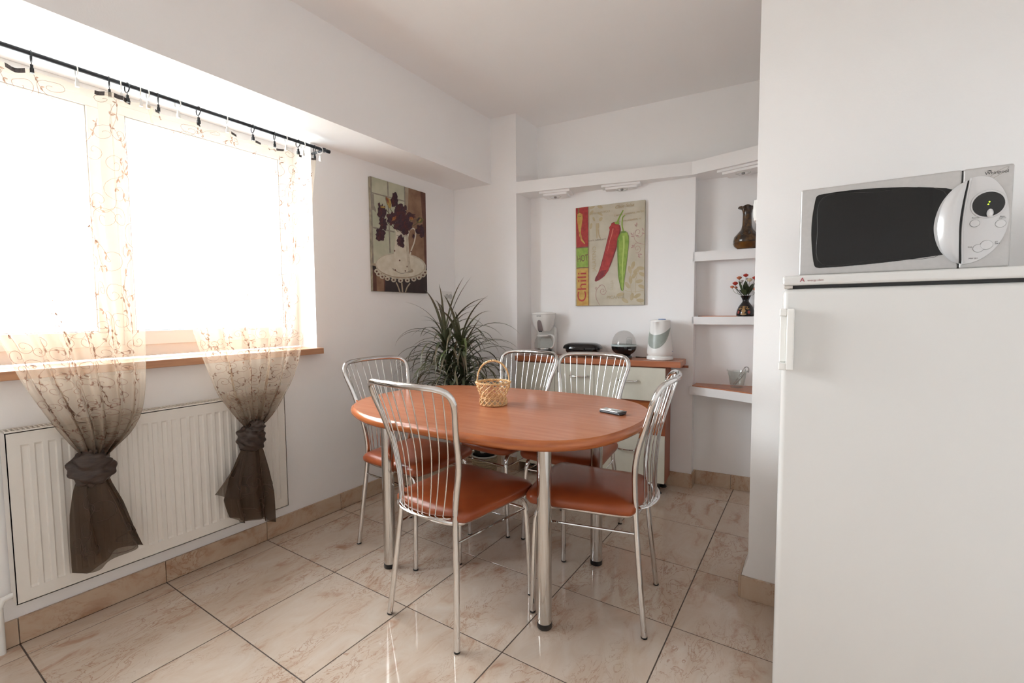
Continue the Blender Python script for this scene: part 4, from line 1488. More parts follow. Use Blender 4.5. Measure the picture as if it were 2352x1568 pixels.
F.ell(540, 1060, 272, 140, PIVORY, .05, 40)
F.ell(540, 1070, 262, 120, PTAN, .05, 40)
F.ell(535, 1055, 258, 122, PIV2, .05, 40)
for k in range(11):
    a = PI - (k + .4) / 11 * PI
    F.ell(540 + 262 * math.cos(a), 1105 + 108 * math.sin(a), 28, 26, PIVORY, 0, 14)
    F.ell(540 + 262 * math.cos(a), 1107 + 108 * math.sin(a), 11, 10, PBROWN2, 0, 10)
F.line([(485, 1235), (505, 1280), (525, 1345)], 13, PTAN); F.line([(545, 1240), (552, 1350)], 15, PTAN); F.line([(635, 1240), (600, 1290), (580, 1350)], 13, PTAN)
F.ell(560, 1100, 115, 34, PTAN, .1, 24)
F.poly([(490, 700), (470, 660), (500, 680), (640, 690), (625, 760), (630, 900), (650, 1110), (600, 1135), (530, 1135), (445, 1090), (470, 900), (490, 760)], PIV2)
F.poly([(600, 740), (622, 745), (628, 900), (648, 1105), (618, 1125), (600, 900)], PIVORY)
F.line([(500, 735), (560, 745), (620, 735)], 6, PGREY)
F.line([(448, 1085), (540, 1138), (650, 1108)], 6, PGREY)
F.line([(635, 680), (680, 660), (705, 700), (690, 800), (655, 890), (636, 960)], 13, PIV2)
for x, y in ((480, 1105), (605, 1065), (585, 1112), (527, 1000), (475, 900), (652, 905)):
    F.ell(x, y, 7, 9, PBROWN2, 0, 8, .3, int(x))
for a, b in (((545, 700), (485, 420)), ((540, 690), (430, 440)), ((520, 660), (390, 460)), ((600, 650), (660, 560)), ((640, 650), (740, 590)), ((520, 700), (400, 600))):
    F.line([a, ((a[0] + b[0]) / 2 + 10, (a[1] + b[1]) / 2), b], 6, POLV)
def tulip(cx, cy_, rx, ry, m, seed, rot=0):
    F.ell(cx, cy_, rx, ry, m, rot, 22, .26, seed)
    F.ell(cx - rx * .25, cy_, rx * .45, ry * .8, PMAR if m is PPUR else PPUR, rot + .2, 16, .25, seed + 1)
    F.ell(cx + rx * .4, cy_ + ry * .1, rx * .35, ry * .75, m, rot - .3, 14, .3, seed + 2)
for i, (x, y, rx, ry, m, rot) in enumerate([(487, 368, 40, 72, PPUR, 0), (350, 485, 46, 68, PPUR, .2), (358, 610, 42, 72, PPUR, -.1), (325, 735, 50, 78, PPUR, .1), (455, 560, 58, 66, PMAR, .4),
        (545, 470, 62, 66, PPUR, 0), (598, 445, 18, 28, PPUR, 0), (560, 560, 60, 70, PMAR, 0), (650, 530, 52, 38, PMAR, .2), (750, 572, 38, 28, POLV, 0), (755, 672, 46, 50, PPUR, 0), (772, 730, 26, 26, PPUR, 0),
        (520, 640, 60, 42, PPUR, .4), (610, 620, 56, 60, PPUR, 0), (585, 685, 46, 44, PMAR, 0), (537, 795, 38, 60, PPUR, 0), (560, 840, 18, 28, PPUR, 0), (680, 745, 13, 20, PPUR, 0), (320, 415, 12, 24, PPUR, 0)]):
    tulip(x, y, rx, ry, m, 30 + 5 * i, rot)
F.ell(425, 395, 22, 52, POCH, -.15, 16, .15, 5); F.ell(408, 370, 10, 40, PORG, -.3, 12, .2, 6)
F.ell(660, 555, 26, 18, PORG, .3, 12, .2, 7); F.ell(750, 575, 10, 22, POCH, .8, 10, .2, 8); F.ell(475, 560, 16, 34, PORG, .8, 12, .3, 9); F.ell(358, 440, 26, 12, POCH, .2, 12, .3, 10)
link('print', F.mb, F.mats, pc, smooth=False)

# -- chili picture on the back wall
AX = 1.236
pc2 = thing('canvas_picture', 'canvas print of a red and a green chili pepper above the worktop', 'picture', (AX, by(CH - .021, AX), 1.190), AB)
mb = MB(); mb.box(0, .478, 0, .020, 0, .684)
link('canvas', mb, pm('canvas_edge_cream', (.36, .32, .22), (.48, .45, .34), 40), pc2, bevel=.0012)
def cv2(x, y):
    q = (x - 118) / 892
    top = 212 - 112 * q; bot = 1465 - 5 * q
    return q * 1.085 / (q * 1.085 + 1 - q), (bot - y) / (bot - top)
F = Flat((0, 0, 0), (.478, 0, 0), (0, 0, .684), (0, -1, 0), cv2)
CRM = pm('print_cream', (.56, .52, .42), (.47, .43, .33), 9, detail=8)
RED = pm('print_red', (.42, .035, .030), (.30, .022, .02), 40)
RDK = pm('print_red_dark', (.16, .012, .022), (.24, .02, .02), 40)
GR1 = pm('print_green', (.30, .42, .07), (.20, .32, .045), 30)
GR2 = pm('print_green_dark', (.10, .17, .03), (.16, .26, .04), 30)
GR3 = pm('print_green_light', (.42, .53, .14), None)
YEL = pm('print_yellow', (.55, .36, .08), (.46, .25, .05), 30)
BRN = pm('print_brown', (.20, .09, .05), (.12, .05, .03), 40)
TAN = pm('print_tan2', (.46, .38, .24), (.42, .34, .20), 20)
MAU = pm('print_mauve', (.42, .27, .24), None)
SND = pm('print_sand', (.44, .36, .22), None)
F.poly([(118, 212), (1010, 100), (1015, 1460), (133, 1465)], CRM)
F.poly([(118, 212), (276, 192), (284, 702), (128, 712)], RED)
F.poly([(128, 725), (284, 708), (288, 968), (131, 975)], GR1)
F.poly([(131, 982), (288, 974), (292, 1463), (133, 1465)], YEL)
F.line([(126, 720), (200, 712), (284, 706)], 14, BRN); F.line([(130, 978), (200, 972), (288, 972)], 10, BRN)
F.line([(278, 192), (290, 1462)], 8, BRN); F.line([(290, 192), (302, 1460)], 9, TAN)
F.text('HOT', 208, 856, .064, BRN, .10, .60)
F.text('Chili', 205, 1222, .092, RED, PI / 2, 1.25)
F.poly([(140, 290), (170, 272), (205, 290), (208, 340), (195, 430), (185, 520), (200, 600), (240, 660), (232, 668), (190, 630), (165, 560), (150, 450), (137, 360)], YEL)
F.line([(155, 210), (158, 250), (150, 280)], 10, GR2); F.line([(170, 520), (188, 600)], 8, PORG); F.line([(150, 315), (190, 318)], 8, GR2)
for x, y, rx, ry, a in ((330, 200, 40, 18, -.5), (430, 195, 36, 20, .3), (320, 270, 38, 16, -.9), (430, 285, 40, 14, .5), (350, 350, 30, 14, 1.2), (315, 440, 16, 40, .2), (440, 350, 20, 30, .6)):
    F.ell(x, y, rx, ry, TAN, a, 12)
for x, y in ((820, 1000), (860, 940), (905, 1010), (960, 980), (830, 1130), (880, 1070), (940, 1150), (985, 1060), (790, 1200), (850, 1350), (920, 1340), (980, 1220), (700, 1320), (960, 1400), (760, 1400)):
    F.ell(x, y, 52, 24, TAN, (x * .013) % 3.1, 14)
for a in (((850, 1340), (830, 1180), (838, 940)), ((900, 1300), (900, 1120), (960, 960)), ((760, 1270), (860, 1290), (1000, 1270)), ((980, 1450), (930, 1390), (860, 1350))):
    F.line(a, 5, TAN)
def spiral(cx, cy_, R, a0, sg, m, w=6, turns=1.5):
    F.line([(cx + R * (1 - q / 16) * math.cos(a0 + sg * q / 16 * turns * 2 * PI), cy_ + R * 1.15 * (1 - q / 16) * math.sin(a0 + sg * q / 16 * turns * 2 * PI)) for q in range(15)], w, m)
spiral(925, 520, 62, 0, 1, MAU); spiral(915, 730, 50, 2, -1, MAU); spiral(470, 1275, 46, 0, 1, MAU); spiral(385, 1235, 18, 1, 1, MAU, 5)
F.line([(866, 520), (880, 610), (930, 655), (1008, 672)], 6, MAU); F.line([(870, 720), (890, 660), (960, 660)], 6, MAU)
F.line([(440, 1200), (390, 1260), (380, 1350), (410, 1420), (435, 1462)], 7, MAU); F.line([(420, 1200), (480, 1200), (515, 1280)], 6, MAU)
for x, y, a in ((840, 540, .8), (850, 570, 0), (860, 690, .3), (848, 710, -.5), (890, 430, .9), (905, 410, 1.6), (985, 480, 1.2), (990, 530, .4), (935, 810, 1.2), (960, 800, .2), (940, 835, .6), (915, 560, .4)):
    F.ell(x, y, 20, 8, MAU, a, 8)
F.poly([(380, 405), (418, 400), (422, 450), (408, 480), (400, 540), (398, 600), (386, 595), (380, 520), (376, 450)], SND); F.line([(410, 480), (418, 560), (440, 598)], 12, SND)
F.text('Pimento', 440, 262, .030, TAN, .06, 1.3)
F.text('cum annuum', 398, 614, .021, pm('print_greybrown', (.25, .20, .16)), .03, 1.15)
F.text('JALAPENO', 360, 860, .037, TAN, PI / 2, 1.0)
F.text('PICANTE', 636, 1358, .032, SND, .02, .95)
F.text('SALSA', 590, 1200, .026, pm('print_faint', (.50, .44, .30)), PI / 2)
SCR = pm('print_script', (.42, .32, .18))
F.text('Chile Salsa', 740, 182, .030, SCR, .04, 1.0, .4)
F.text('Cilantro, tomatoes, red be', 795, 275, .0215, SCR, .05, .86, .4)
F.text('onion, lime, jalapenos, ve', 785, 362, .0205, SCR, .05, .86, .4)
red = [(612, 388), (580, 400), (562, 450), (548, 520), (525, 620), (500, 720), (475, 820), (440, 950), (410, 1040), (375, 1100), (365, 1140), (380, 1152), (420, 1135), (480, 1090), (530, 1020), (575, 930), (610, 830), (640, 740), (665, 640), (685, 560), (698, 480), (690, 430), (660, 415)]
F.poly(red, RDK)
F.poly([(x + (10 if x < 560 or y < 420 else -14), y + (4 if y < 500 else -8)) for x, y in red], RED)
F.poly([(378, 1145), (372, 1110), (410, 1050), (450, 1010), (520, 1000), (480, 1080), (420, 1130)], RDK)
F.line([(600, 470), (580, 560), (560, 620), (530, 760)], 14, pm('print_red_light', (.60, .16, .11)), 4)
F.line([(730, 235), (700, 290), (670, 350), (650, 400)], 13, GR1, 24); F.line([(726, 235), (690, 300), (655, 392)], 5, GR2)
F.ell(648, 402, 36, 15, GR1, .1, 12, .2, 3)
grn = [(715, 515), (680, 545), (655, 600), (650, 680), (655, 780), (660, 900), (662, 1010), (672, 1110), (690, 1190), (705, 1260), (720, 1276), (738, 1262), (745, 1200), (752, 1110), (770, 980), (785, 850), (798, 740), (805, 640), (803, 570), (785, 520), (750, 505)]
F.poly(grn, GR2)
F.poly([(x + (12 if x < 725 else -4), y) for x, y in grn], GR1)
F.line([(735, 560), (740, 700), (725, 900), (722, 1100), (722, 1230)], 26, GR3, 6)
F.line([(672, 620), (668, 850), (690, 1080)], 9, GR2, 5)
F.line([(752, 300), (722, 330), (714, 420), (732, 505)], 11, GR1, 20); F.ell(735, 515, 40, 13, GR2, -.1, 12, .2, 4)
link('print', F.mb, F.mats, pc2, smooth=False)


# ---------------------------------------------------------------- wicker basket and phone on the table
bk = thing('wicker_basket', 'small natural wicker basket with hooped handle standing on the table', 'basket', (1.478, 1.290, TT))
def brad(z):
    return lerp_tab([(0, .056), (.010, .059), (.024, .058), (.034, .053), (.040, .054), (.065, .065), (.085, .072), (.098, .074)], z)[0]
weave = MB()
N_ = 15
for sgn in (-1, 1):
    for k in range(N_):
        P = []
        for q in range(11):
            z = .036 + .060 * q / 10
            a = 2 * PI * k / N_ + sgn * (q / 10) * 1.05
            r = brad(z) + sgn * .0014 * math.cos(q * 2.2 + k)
            P.append((r * math.cos(a), r * math.sin(a), z))
        weave.tube(P, .0031 if sgn > 0 else .0022, 5)
link('side_weave', weave, WICKER, bk)
low_ = MB()
for sgn in (-1, 1):
    for k in range(N_):
        P = []
        for q in range(7):
            z = .004 + .031 * q / 6
            a = 2 * PI * k / N_ + sgn * (q / 6) * .55
            r = brad(z) + sgn * .0016
            P.append((r * math.cos(a), r * math.sin(a), z))
        low_.tube(P, .0026, 5)
link('base_weave', low_, WICKER, bk)
def braid(r0, z0, r_=.0026, n=3, w=.0028, turns=18):
    m_ = MB()
    for j in range(n):
        P = []
        for q in range(120):
            a = 2 * PI * q / 120; b = turns * a + 2 * PI * j / n
            P.append(((r0 + w * math.cos(b)) * math.cos(a), (r0 + w * math.cos(b)) * math.sin(a), z0 + w * .8 * math.sin(b)))
        m_.tube(P, r_, 5, closed=True)
    return m_
link('rim', braid(.074, .100, .0030, 3, .0035, 16), WICKER, bk)
link('waist_braid', braid(.054, .036, .0020, 2, .002, 20), WICKER, bk)
link('foot_braid', braid(.056, .0045, .0020, 2, .0022, 20), WICKER, bk)
mb = MB(); mb.lathe([(0, .004), (.055, .004), (.055, .007), (0, .007)], 30); link('bottom', mb, WICKER_DK, bk)
hd = MB()
ha = .45
for j in range(2):
    P = []
    for q in range(61):
        t = q / 60
        a = PI * t
        wv = .0026
        y_ = .071 * math.cos(a); z_ = .100 + .095 * math.sin(a) ** .85 if 0 < t < 1 else .095
        b = 22 * t * PI + PI * j
        rr_ = wv * math.cos(b)
        P.append((y_ * math.cos(ha) + .0 + wv * math.sin(b) * -math.sin(ha), y_ * math.sin(ha) + wv * math.sin(b) * math.cos(ha), z_ + rr_))
    hd.tube(P, .0032, 6)
link('handle', hd, WICKER, bk)

ph = thing('mobile_phone', 'silver and black mobile phone lying on the right of the table', 'phone', (1.990, 1.393, TT), math.radians(-16))
PHB = mat('phone_dark', (.02, .022, .03), .25)
mb = MB(); mb.box(-.052, .050, -.023, .023, .0, .011); link('back_shell', mb, PHB, ph, bevel=.005, seg=3)
mb = MB(); mb.box(-.050, .036, -.021, .021, .0105, .0145); fr_ = link('front_face', mb, mat('phone_silver', (.72, .72, .72), .12, .7), ph, bevel=.003, seg=3)
mb = MB(); mb.box(-.044, -.002, -.017, .017, .0145, .0150); link('screen', mb, mat('phone_screen', (.45, .46, .44), .05), fr_)
for i in range(4):
    for j in range(3):
        mb = MB(); mb.box(.004 + i * .0075, .0095 + i * .0075, -.016 + j * .011, -.007 + j * .011, .0145, .0153); link('key', mb, SILVER, fr_, bevel=.0005, seg=1)
mb = MB(); mb.box(.036, .0515, -.022, .022, .009, .0135); link('end_cap', mb, BLACK, ph, bevel=.002)


# ---------------------------------------------------------------- potted dracaena in the corner
PX, PY = 0.800, 2.130
pt = thing('potted_dracaena', 'bushy dracaena with narrow drooping leaves in the corner by the pier', 'plant', (PX, PY, 0))
mb = MB()
mb.lathe([(.062, .002), (.066, .0), (.074, .02), (.081, .10), (.084, .182), (.078, .182), (.075, .10), (.068, .02), (0, .01)], 40)
cp = link('basket_pot', mb, mat('wicker_pot', (0.34, 0.27, 0.18), .6, c2=(0.22, 0.17, 0.11), scale=30, stretch=(1, 1, 12)), pt, angle=60)
for k in range(11):
    z = .012 + k * .0155
    r = lerp_tab([(0, .068), (.02, .0745), (.10, .0815), (.182, .0845)], z)[0]
    mb = MB(); mb.tube([(r * math.cos(2 * PI * q / 40), r * math.sin(2 * PI * q / 40), z + .0015 * math.sin(q * PI / 2)) for q in range(40)], .0042, 6, closed=True)
    link('coil', mb, mat('rope_coil', (0.36, 0.28, 0.17), .6, c2=(0.24, 0.18, 0.10), scale=90), cp)
mb = MB(); mb.tube([(.083 * math.cos(2 * PI * q / 48), .083 * math.sin(2 * PI * q / 48), .184) for q in range(48)], .006, 8, closed=True)
link('rim', mb, mat('grey_rim', (.42, .40, .36), .5), cp)
mb = MB(); mb.lathe([(.055, .03), (.062, .10), (.072, .255), (.078, .262), (.080, .285), (.074, .287), (.070, .275), (0, .272)], 40)
ip = link('inner_pot', mb, mat('dark_pot', (.016, .013, .013), .4), pt, angle=50)
mb = MB()
a0 = math.atan2(-.349 - PY, 2.648 - PX)
mb.sheet(lambda u, t: Vector(((.0668 + .0078 * t) * math.cos(a0 - .42 + .68 * u), (.0668 + .0078 * t) * math.sin(a0 - .42 + .68 * u), .203 + .040 * t)), 10, 3)
link('paper_label', mb, mat('paper', (.55, .53, .50), .7), ip)
mb = MB()
for k in range(5):
    z0_ = .212 + .007 * k
    w_ = .50 if k else .3
    mb.sheet(lambda u, t: Vector(((.0676 + .0078 * (z0_ - .203) / .04) * math.cos(a0 - .36 + w_ * u), (.0676 + .0078 * (z0_ - .203) / .04) * math.sin(a0 - .36 + w_ * u), z0_ + .0014 * t)), 8, 1)
link('label_print', mb, GREYP, ip)
mb = MB(); mb.lathe([(.070, .268), (.04, .276), (0, .278)], 24); link('soil', mb, mat('soil', (.03, .02, .015), .9, bump=.6, bscale=80), ip)

LEAFM = mat('dracaena_leaf', (.060, .085, .040), .36, c2=(.135, .090, .062), scale=3.0, stretch=(1, 1, 1), spec=.5, lo=.40, hi=.66)
LEAFD = mat('dracaena_leaf_old', (.13, .095, .065), .45, c2=(.19, .165, .09), scale=6)
LEAFY = mat('dracaena_leaf_young', (.13, .19, .055), .38, c2=(.09, .10, .04), scale=5)
LEN = .40
variants = []
r5 = random.Random(5)
for vi in range(14):
    el0 = [1.35, 1.15, .95, .85, .8, .75, .65, .55, .45, .3, .8, 1.1, .7, .2][vi]
    droop = [.5, 1.2, 2.0, 2.3, 2.5, 2.7, 2.6, 2.5, 2.2, 2.0, 1.5, .8, 1.7, 1.8][vi]
    nseg = 12
    P = [Vector((0, 0, 0))]
    for q in range(nseg):
        t = q / nseg
        e = el0 - droop * t ** 1.3
        e = max(e, -1.48)
        P.append(P[-1] + Vector((math.cos(e), .05 * math.sin(vi + 2.5 * t), math.sin(e))) * (LEN / nseg))
    mb = MB(); vs = []
    for q, p in enumerate(P):
        t = q / nseg
        w_ = .0085 * (min(1, .55 + 3 * t)) * (1 - t ** 3) + .0002
        e_t = (P[min(q + 1, nseg)] - P[max(q - 1, 0)]).normalized()
        up_ = Vector((0, 1, 0)).cross(e_t) * -1
        vs += [p + Vector((0, -w_, 0)) + up_ * w_ * .35, p, p + Vector((0, w_, 0)) + up_ * w_ * .35]
    fs = []
    for q in range(nseg):
        for s_ in (0, 1):
            fs.append((3 * q + s_, 3 * q + s_ + 1, 3 * q + 4 + s_, 3 * q + 3 + s_))
    mb.add(vs, fs)
    variants.append((mb, P))
leafdata = {}
stems = [((-.03, .01), (.655 - PX, 1.905 - PY), .28, .985, 105, .50), ((.02, .0), (.748 - PX, 1.958 - PY), .28, .955, 100, .48), ((.0, .03), (.715 - PX, 1.930 - PY), .28, .74, 60, .30)]
for si, (b0, t0, zb_, zt_, nl, span) in enumerate(stems):
    path = smooth_path([(b0[0], b0[1], zb_), (b0[0] + (t0[0] - b0[0]) * .45, b0[1] + (t0[1] - b0[1]) * .45, zb_ + .18), (b0[0] + (t0[0] - b0[0]) * .85, b0[1] + (t0[1] - b0[1]) * .85, (zb_ + zt_) / 2 + .03), (t0[0], t0[1], zt_)], 8)
    mb = MB(); mb.tube(path, .011, 10, rf=lambda q: .012 - .004 * q)
    st = link('stem', mb, mat('cane_bark', (.16, .12, .08), .7, c2=(.10, .08, .05), scale=20, stretch=(1, 1, 8)), pt)
    made = 0; tries = 0
    while made < nl and tries < 2000:
        tries += 1
        q = made / nl
        zz = zt_ - span * q ** 1.1
        # position on the stem
        best = min(path, key=lambda p: abs(p.z - zz))
        az = made * 2.39996 + r5.uniform(-.4, .4) + tries * .13
        if q < .05: vi = r5.choice((0, 11, 1))
        elif q < .20: vi = r5.choice((1, 2, 3, 10, 2))
        elif q < .6: vi = r5.choice((3, 4, 5, 12, 6, 10))
        else: vi = r5.choice((5, 6, 7, 8, 9, 13))
        sc_ = r5.uniform(.8, 1.2) * (.85 if q > .8 else 1)
        tp = variants[vi][1]
        reach = max(p.x for p in tp) * sc_
        wx = PX + best.x + math.cos(az) * reach; wy = PY + best.y + math.sin(az) * reach
        if wx < WX + .008 or wy > 2.385 or wy < 1.62 or wx > 1.14:
            continue
        mi_ = LEAFD if (q > .55 and r5.random() < .35) else (LEAFY if (r5.random() < .07) else LEAFM)
        key = (vi, mi_.name)
        if key not in leafdata:
            o = link('leaf', variants[vi][0], mi_, st, angle=180)
            leafdata[key] = o.data
        else:
            o = bpy.data.objects.new('leaf', leafdata[key]); COL.objects.link(o); o.parent = st
        o.location = best
        o.rotation_euler = (r5.uniform(-.12, .12), r5.uniform(-.1, .1), az)
        o.scale = (sc_, sc_, sc_)
        made += 1


# ---------------------------------------------------------------- fridge and microwave
fg = thing('refrigerator', 'white single-door refrigerator in the right foreground', 'refrigerator', (2.581, 1.045, 0))
FW = .560
mb = MB(); mb.box(.004, FW - .004, .062, .580, .045, 1.206)
link('body', mb, FRIDGE, fg, bevel=.004)
mb = MB(); mb.box(0, FW, 0, .056, .075, 1.1985)
dr = link('door', mb, FRIDGE, fg, bevel=.014, seg=4)
mb = MB(); mb.box(.008, FW - .008, .052, .064, .08, 1.195)
link('door_gasket', mb, GREYP, fg, smooth=False)
mb = MB(); mb.box(-.001, FW + .001, -.006, .585, 1.2065, 1.2315)
lid = link('top_cover', mb, FRIDGE, fg, bevel=.007, seg=4)
mb = MB(); mb.box(.016, FW - .016, .010, .062, 1.1985, 1.2065)
link('top_gap_strip', mb, BLACK, fg, smooth=False)
mb = MB(); mb.box(.003, .022, .002, .030, 1.1988, 1.2062)
link('hinge_cover', mb, mat('beige_plastic', (.55, .52, .48), .5), fg, bevel=.001)
mb = MB()
mb.T = Matrix.Translation((.0425, -.0064, 1.2195)) @ Matrix.Rotation(PI / 2, 4, 'X')
text_geo(mb, 'A', .0150, mb.T, 0, extrude=.0001)
mb.T = None
link('energy_letter', mb, mat('crimson_print', (.30, .01, .03), .5), lid, smooth=False)
mb = MB()
text_geo(mb, 'energy class', .0068, Matrix.Translation((.0705, -.0064, 1.2178)) @ Matrix.Rotation(PI / 2, 4, 'X'), 0, extrude=.0001, sx=1.02)
link('energy_text', mb, mat('dull_red_print', (.36, .16, .16), .5), lid, smooth=False)
mb = MB(); mb.box(0.012, .029, -.036, -.0005, .990, 1.147)
mb.box(-.004, .0125, -.036, -.0005, 1.128, 1.147); mb.box(-.004, .0125, -.036, -.0005, .990, 1.009)
mb.box(-.004, .0115, -.014, -.0005, 1.009, 1.128)
h = link('handle', mb, WPL, dr, bevel=.0035, seg=3)
mb = MB()
for fx_ in (.05, FW - .05):
    for fy_ in (.10, .54):
        mb.lathe([(.02, 0), (.02, .045)], 12, cx=fx_, cy=fy_)
link('feet', mb, BLACK, fg)

mw = thing('microwave_oven', 'silver microwave oven with crescent handle standing on the refrigerator', 'microwave', (2.613, 1.125, 1.2315))
MW, MH = .400, .2315
mb = MB(); mb.box(.003, MW - .003, .018, .34, .008, MH - .003)
link('housing', mb, SILVER, mw, bevel=.005)
for fx_ in (.04, MW - .04):
    for fy_ in (.05, .30):
        mb = MB(); mb.lathe([(.012, 0), (.012, .009)], 12, cx=fx_, cy=fy_); link('foot', mb, BLACK, mw)
mb = MB(); mb.box(0, .3155, 0, .018, .004, MH)
md_ = link('door', mb, SILVER, mw, bevel=.005, seg=3)
mb = MB(); mb.box(.3168, MW, 0, .018, .004, MH)
cp_ = link('control_panel', mb, SILVER, mw, bevel=.005, seg=3)
mb = MB(); mb.box(.312, .320, .004, .017, .006, MH - .002); link('door_gap', mb, BLACK, mw, smooth=False)
def plate(poly, y0, y1, m, name, par, bev=0, sm=True):
    """prism standing in the front plane"""
    m_ = MB(); m_.T = Matrix.Rotation(PI / 2, 4, 'X')
    m_.prism([(x, z) for x, z in poly], -y1, -y0)
    return link(name, m_, m, par, bevel=bev, smooth=sm)
wnd = smooth_path([(.041, .2135, 0), (.09, .2155, 0), (.147, .2135, 0), (.22, .206, 0), (.288, .193, 0)], 5)
rgt = [Vector((.300, .188, 0)), Vector((.303, .12, 0)), Vector((.302, .045, 0))]
btm = smooth_path([(.296, .0400, 0), (.235, .033, 0), (.173, .0275, 0), (.10, .0235, 0), (.046, .0225, 0)], 5)
lft = smooth_path([(.040, .024, 0), (.034, .033, 0), (.0285, .075, 0), (.026, .122, 0), (.028, .165, 0), (.0335, .204, 0), (.037, .211, 0)], 4)
plate([(p.x, p.y) for p in wnd + rgt + btm + lft], -.0012, .004, mat('oven_door_glass', (.008, .008, .008), .05, spec=.4), 'window', md_)
inn = [(.050, .205), (.15, .204), (.285, .186), (.290, .045), (.17, .036), (.052, .032), (.040, .12)]
m_ = MB(); m_.T = Matrix.Rotation(PI / 2, 4, 'X')
m_.tube(smooth_path([(x, z, .00125) for x, z in inn], 5, True), .0004, 4, closed=True); link('window_screen_edge', m_, mat('dark_grey_print', (.03, .03, .03), .4), md_)
# crescent handle
HL = [(p.y, p.x) for p in smooth_path([(.3150, .0165, 0), (.3017, .025, 0), (.2860, .046, 0), (.2765, .078, 0), (.2745, .114, 0), (.2834, .157, 0), (.3017, .189, 0), (.3235, .205, 0)], 6)]
HR = [(p.y, p.x) for p in smooth_path([(.3155, .0165, 0), (.3125, .060, 0), (.3112, .110, 0), (.3160, .160, 0), (.3240, .205, 0)], 8)]
def cres(u, t):
    z = .0166 + .1882 * t
    xl = lerp_tab(HL, z)[0]; xr = lerp_tab(HR, z)[0]
    s = math.sin(PI * t)
    return Vector((xl + (xr - xl) * u, -.003 - .022 * s ** .6 * (.25 + .75 * math.sin(PI * (.10 + .72 * u))), z))
mb = MB(); mb.sheet(cres, 12, 36)
mb.sheet(lambda u, t: Vector((cres(0, t).x, cres(0, t).y * (1 - u), cres(0, t).z)), 2, 36)
mb.sheet(lambda u, t: Vector((cres(1, t).x, cres(1, t).y * (1 - u), cres(1, t).z)), 2, 36)
link('handle', mb, SILVER_LT, md_, angle=50)
zz_ = [.0166 + .1882 * q / 36 for q in range(37)]
plate([(lerp_tab(HL, z)[0] - .0045 * math.sin(PI * k / 36), z) for k, z in enumerate(zz_)] + [(lerp_tab(HL, z)[0] + .003, z) for z in zz_[::-1]], -.004, .002, SILVER_LT, 'handle_rim', md_)
RG = [(p.y, p.x) for p in smooth_path([(.3205, .0150, 0), (.3180, .060, 0), (.3178, .110, 0), (.3215, .160, 0), (.3275, .2095, 0)], 8)]
# dark gap between handle and control field
plate([(lerp_tab(HR, z)[0] - .001, z) for z in zz_] + [(lerp_tab(RG, z)[0] + .0005, z) for z in zz_[::-1]], -.0012, .002, BLACK, 'handle_gap', md_, sm=False)
# oval control field
ovp = smooth_path([(.3290, .2100, 0), (.3470, .2115, 0), (.3650, .2040, 0), (.3790, .1850, 0), (.3890, .1600, 0), (.3950, .1180, 0), (.3900, .0800, 0), (.3770, .0500, 0), (.3600, .0300, 0), (.3400, .0175, 0), (.3215, .0140, 0)], 6)
rz_ = [.0150 + .1940 * q / 30 for q in range(31)]
pan = [(p.x, p.y) for p in ovp] + [(lerp_tab(RG, z)[0] + .001, z) for z in rz_]
plate(pan, -.0022, .002, SILVER_LT, 'control_field', cp_, bev=.0008)
plate([(lerp_tab(RG, z)[0], z) for z in rz_] + [(lerp_tab(RG, z)[0] + .0038, z) for z in rz_[::-1]], -.0050, 0, SILVER_LT, 'field_ridge', cp_, bev=.0012)
def disc(cx, cz, rx, rz, y0, y1, m, name, par, bev=0, n=36):
    return plate([(cx + rx * math.cos(2 * PI * k / n), cz + rz * math.sin(2 * PI * k / n)) for k in range(n)], y0, y1, m, name, par, bev)
disc(.3600, .1465, .0300, .0315, -.0040, 0, SILVER_LT, 'display_bezel', cp_, .0012)
ds = disc(.3600, .1460, .0265, .0275, -.0046, -.003, mat('display_black', (.012, .012, .013), .08), 'display', cp_)
GL = bpy.data.materials.new('green_led'); GL.use_nodes = True
b_ = GL.node_tree.nodes['Principled BSDF']; b_.inputs['Base Color'].default_value = (.1, .3, 0, 1); b_.inputs['Emission Color'].default_value = (.45, 1, .02, 1); b_.inputs['Emission Strength'].default_value = 2.5
for cz in (.1512, .1457):
    disc(.3605 + (cz - .1485) * .3, cz, .0013, .0013, -.0050, -.0045, GL, 'digit_dot', ds)
mb = MB(); mb.T = None
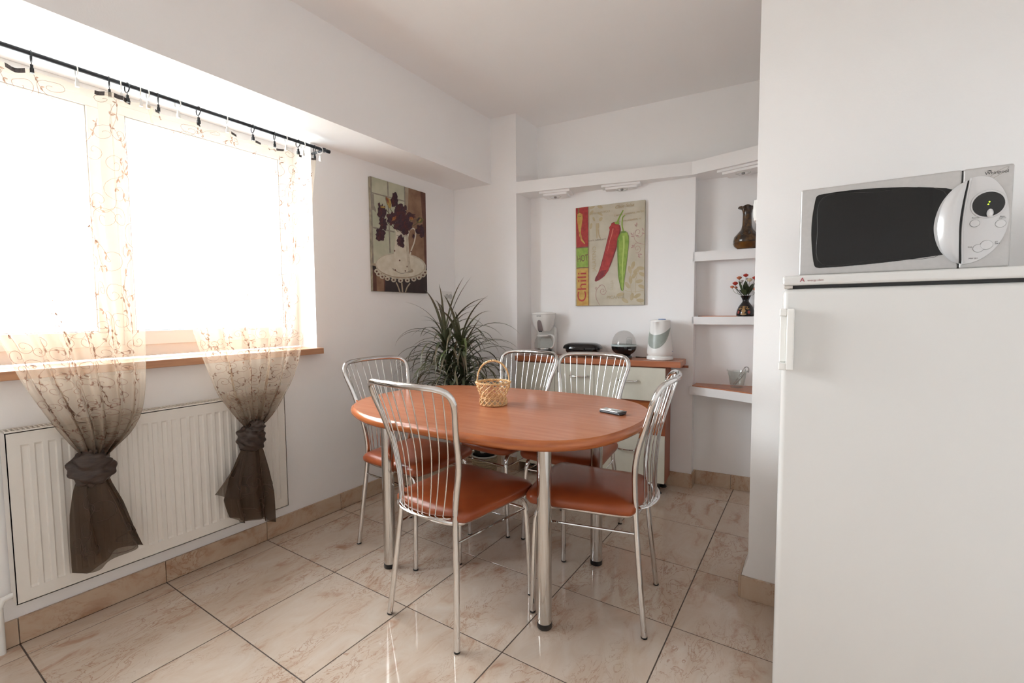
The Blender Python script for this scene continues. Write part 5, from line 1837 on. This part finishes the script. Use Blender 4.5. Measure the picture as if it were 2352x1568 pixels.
mb.lathe([(.0052, 0), (.0056, .004), (.004, .006), (0, .0065)], 20)
mb.v = [(.3625 + v[0] * (1), -.0046 - v[2], .1255 + v[1] * 1.7) for v in mb.v]
mb.f = [f[::-1] for f in mb.f]
link('dial_pointer', mb, SILVER_LT, ds)
for cx_, cz_, r_ in ((.3395, .1060, .0082), (.3815, .1010, .0085), (.3475, .0490, .0090), (.3605, .0555, .0102)):
    disc(cx_, cz_, r_ + .0005, r_ + .0005, -.0026, -.002, GREYP, 'button_gap', cp_)
    disc(cx_, cz_, r_, r_, -.0042 - (.0008 if r_ > .0098 else 0), -.002, SILVER_LT, 'button', cp_, .001)
def mtxt(st, x, z, size, y=-.0026, m=BLACK, sx=1.0, shear=0, par=cp_, name='lettering', ex=.00005):
    m_ = MB(); text_geo(m_, st, size, Matrix.Translation((x, y, z)) @ Matrix.Rotation(PI / 2, 4, 'X'), 0, extrude=ex, sx=sx, shear=shear)
    return link(name, m_, m, par, smooth=False)
mtxt('Whirlpool', .3715, .2155, .0093, -.0004, sx=.98)
def ring_pt(q):
    a = 2 * PI * q / 40
    u_, v_ = .0190 * math.cos(a), .0042 * math.sin(a)
    return (.3745 + u_ * math.cos(.62) - v_ * math.sin(.62), -.0004, .2135 + u_ * math.sin(.62) + v_ * math.cos(.62))
m_ = MB(); m_.tube([ring_pt(q) for q in range(40)], .00022, 4, closed=True)
link('logo_ring', m_, mat('logo_gold_grey', (.25, .22, .17), .4), cp_)
m_ = MB(); m_.add([(.3545, -.0004, .2205), (.3600, -.0004, .2222), (.3640, -.0004, .2212), (.3605, -.0004, .2196)], [(0, 1, 2, 3)]); link('logo_swoosh', m_, BLACK, cp_, smooth=False)
mtxt('Power', .3405, .1183, .0048, sx=1.0); mtxt('Auto', .3840, .1165, .0042); mtxt('Defrost', .3840, .1130, .0036)
mtxt('Stop', .3335, .0530, .0040); mtxt('JET', .3765, .0610, .0034); mtxt('Start', .3780, .0575, .0040); mtxt('MW 201', .3400, .0265, .0042)
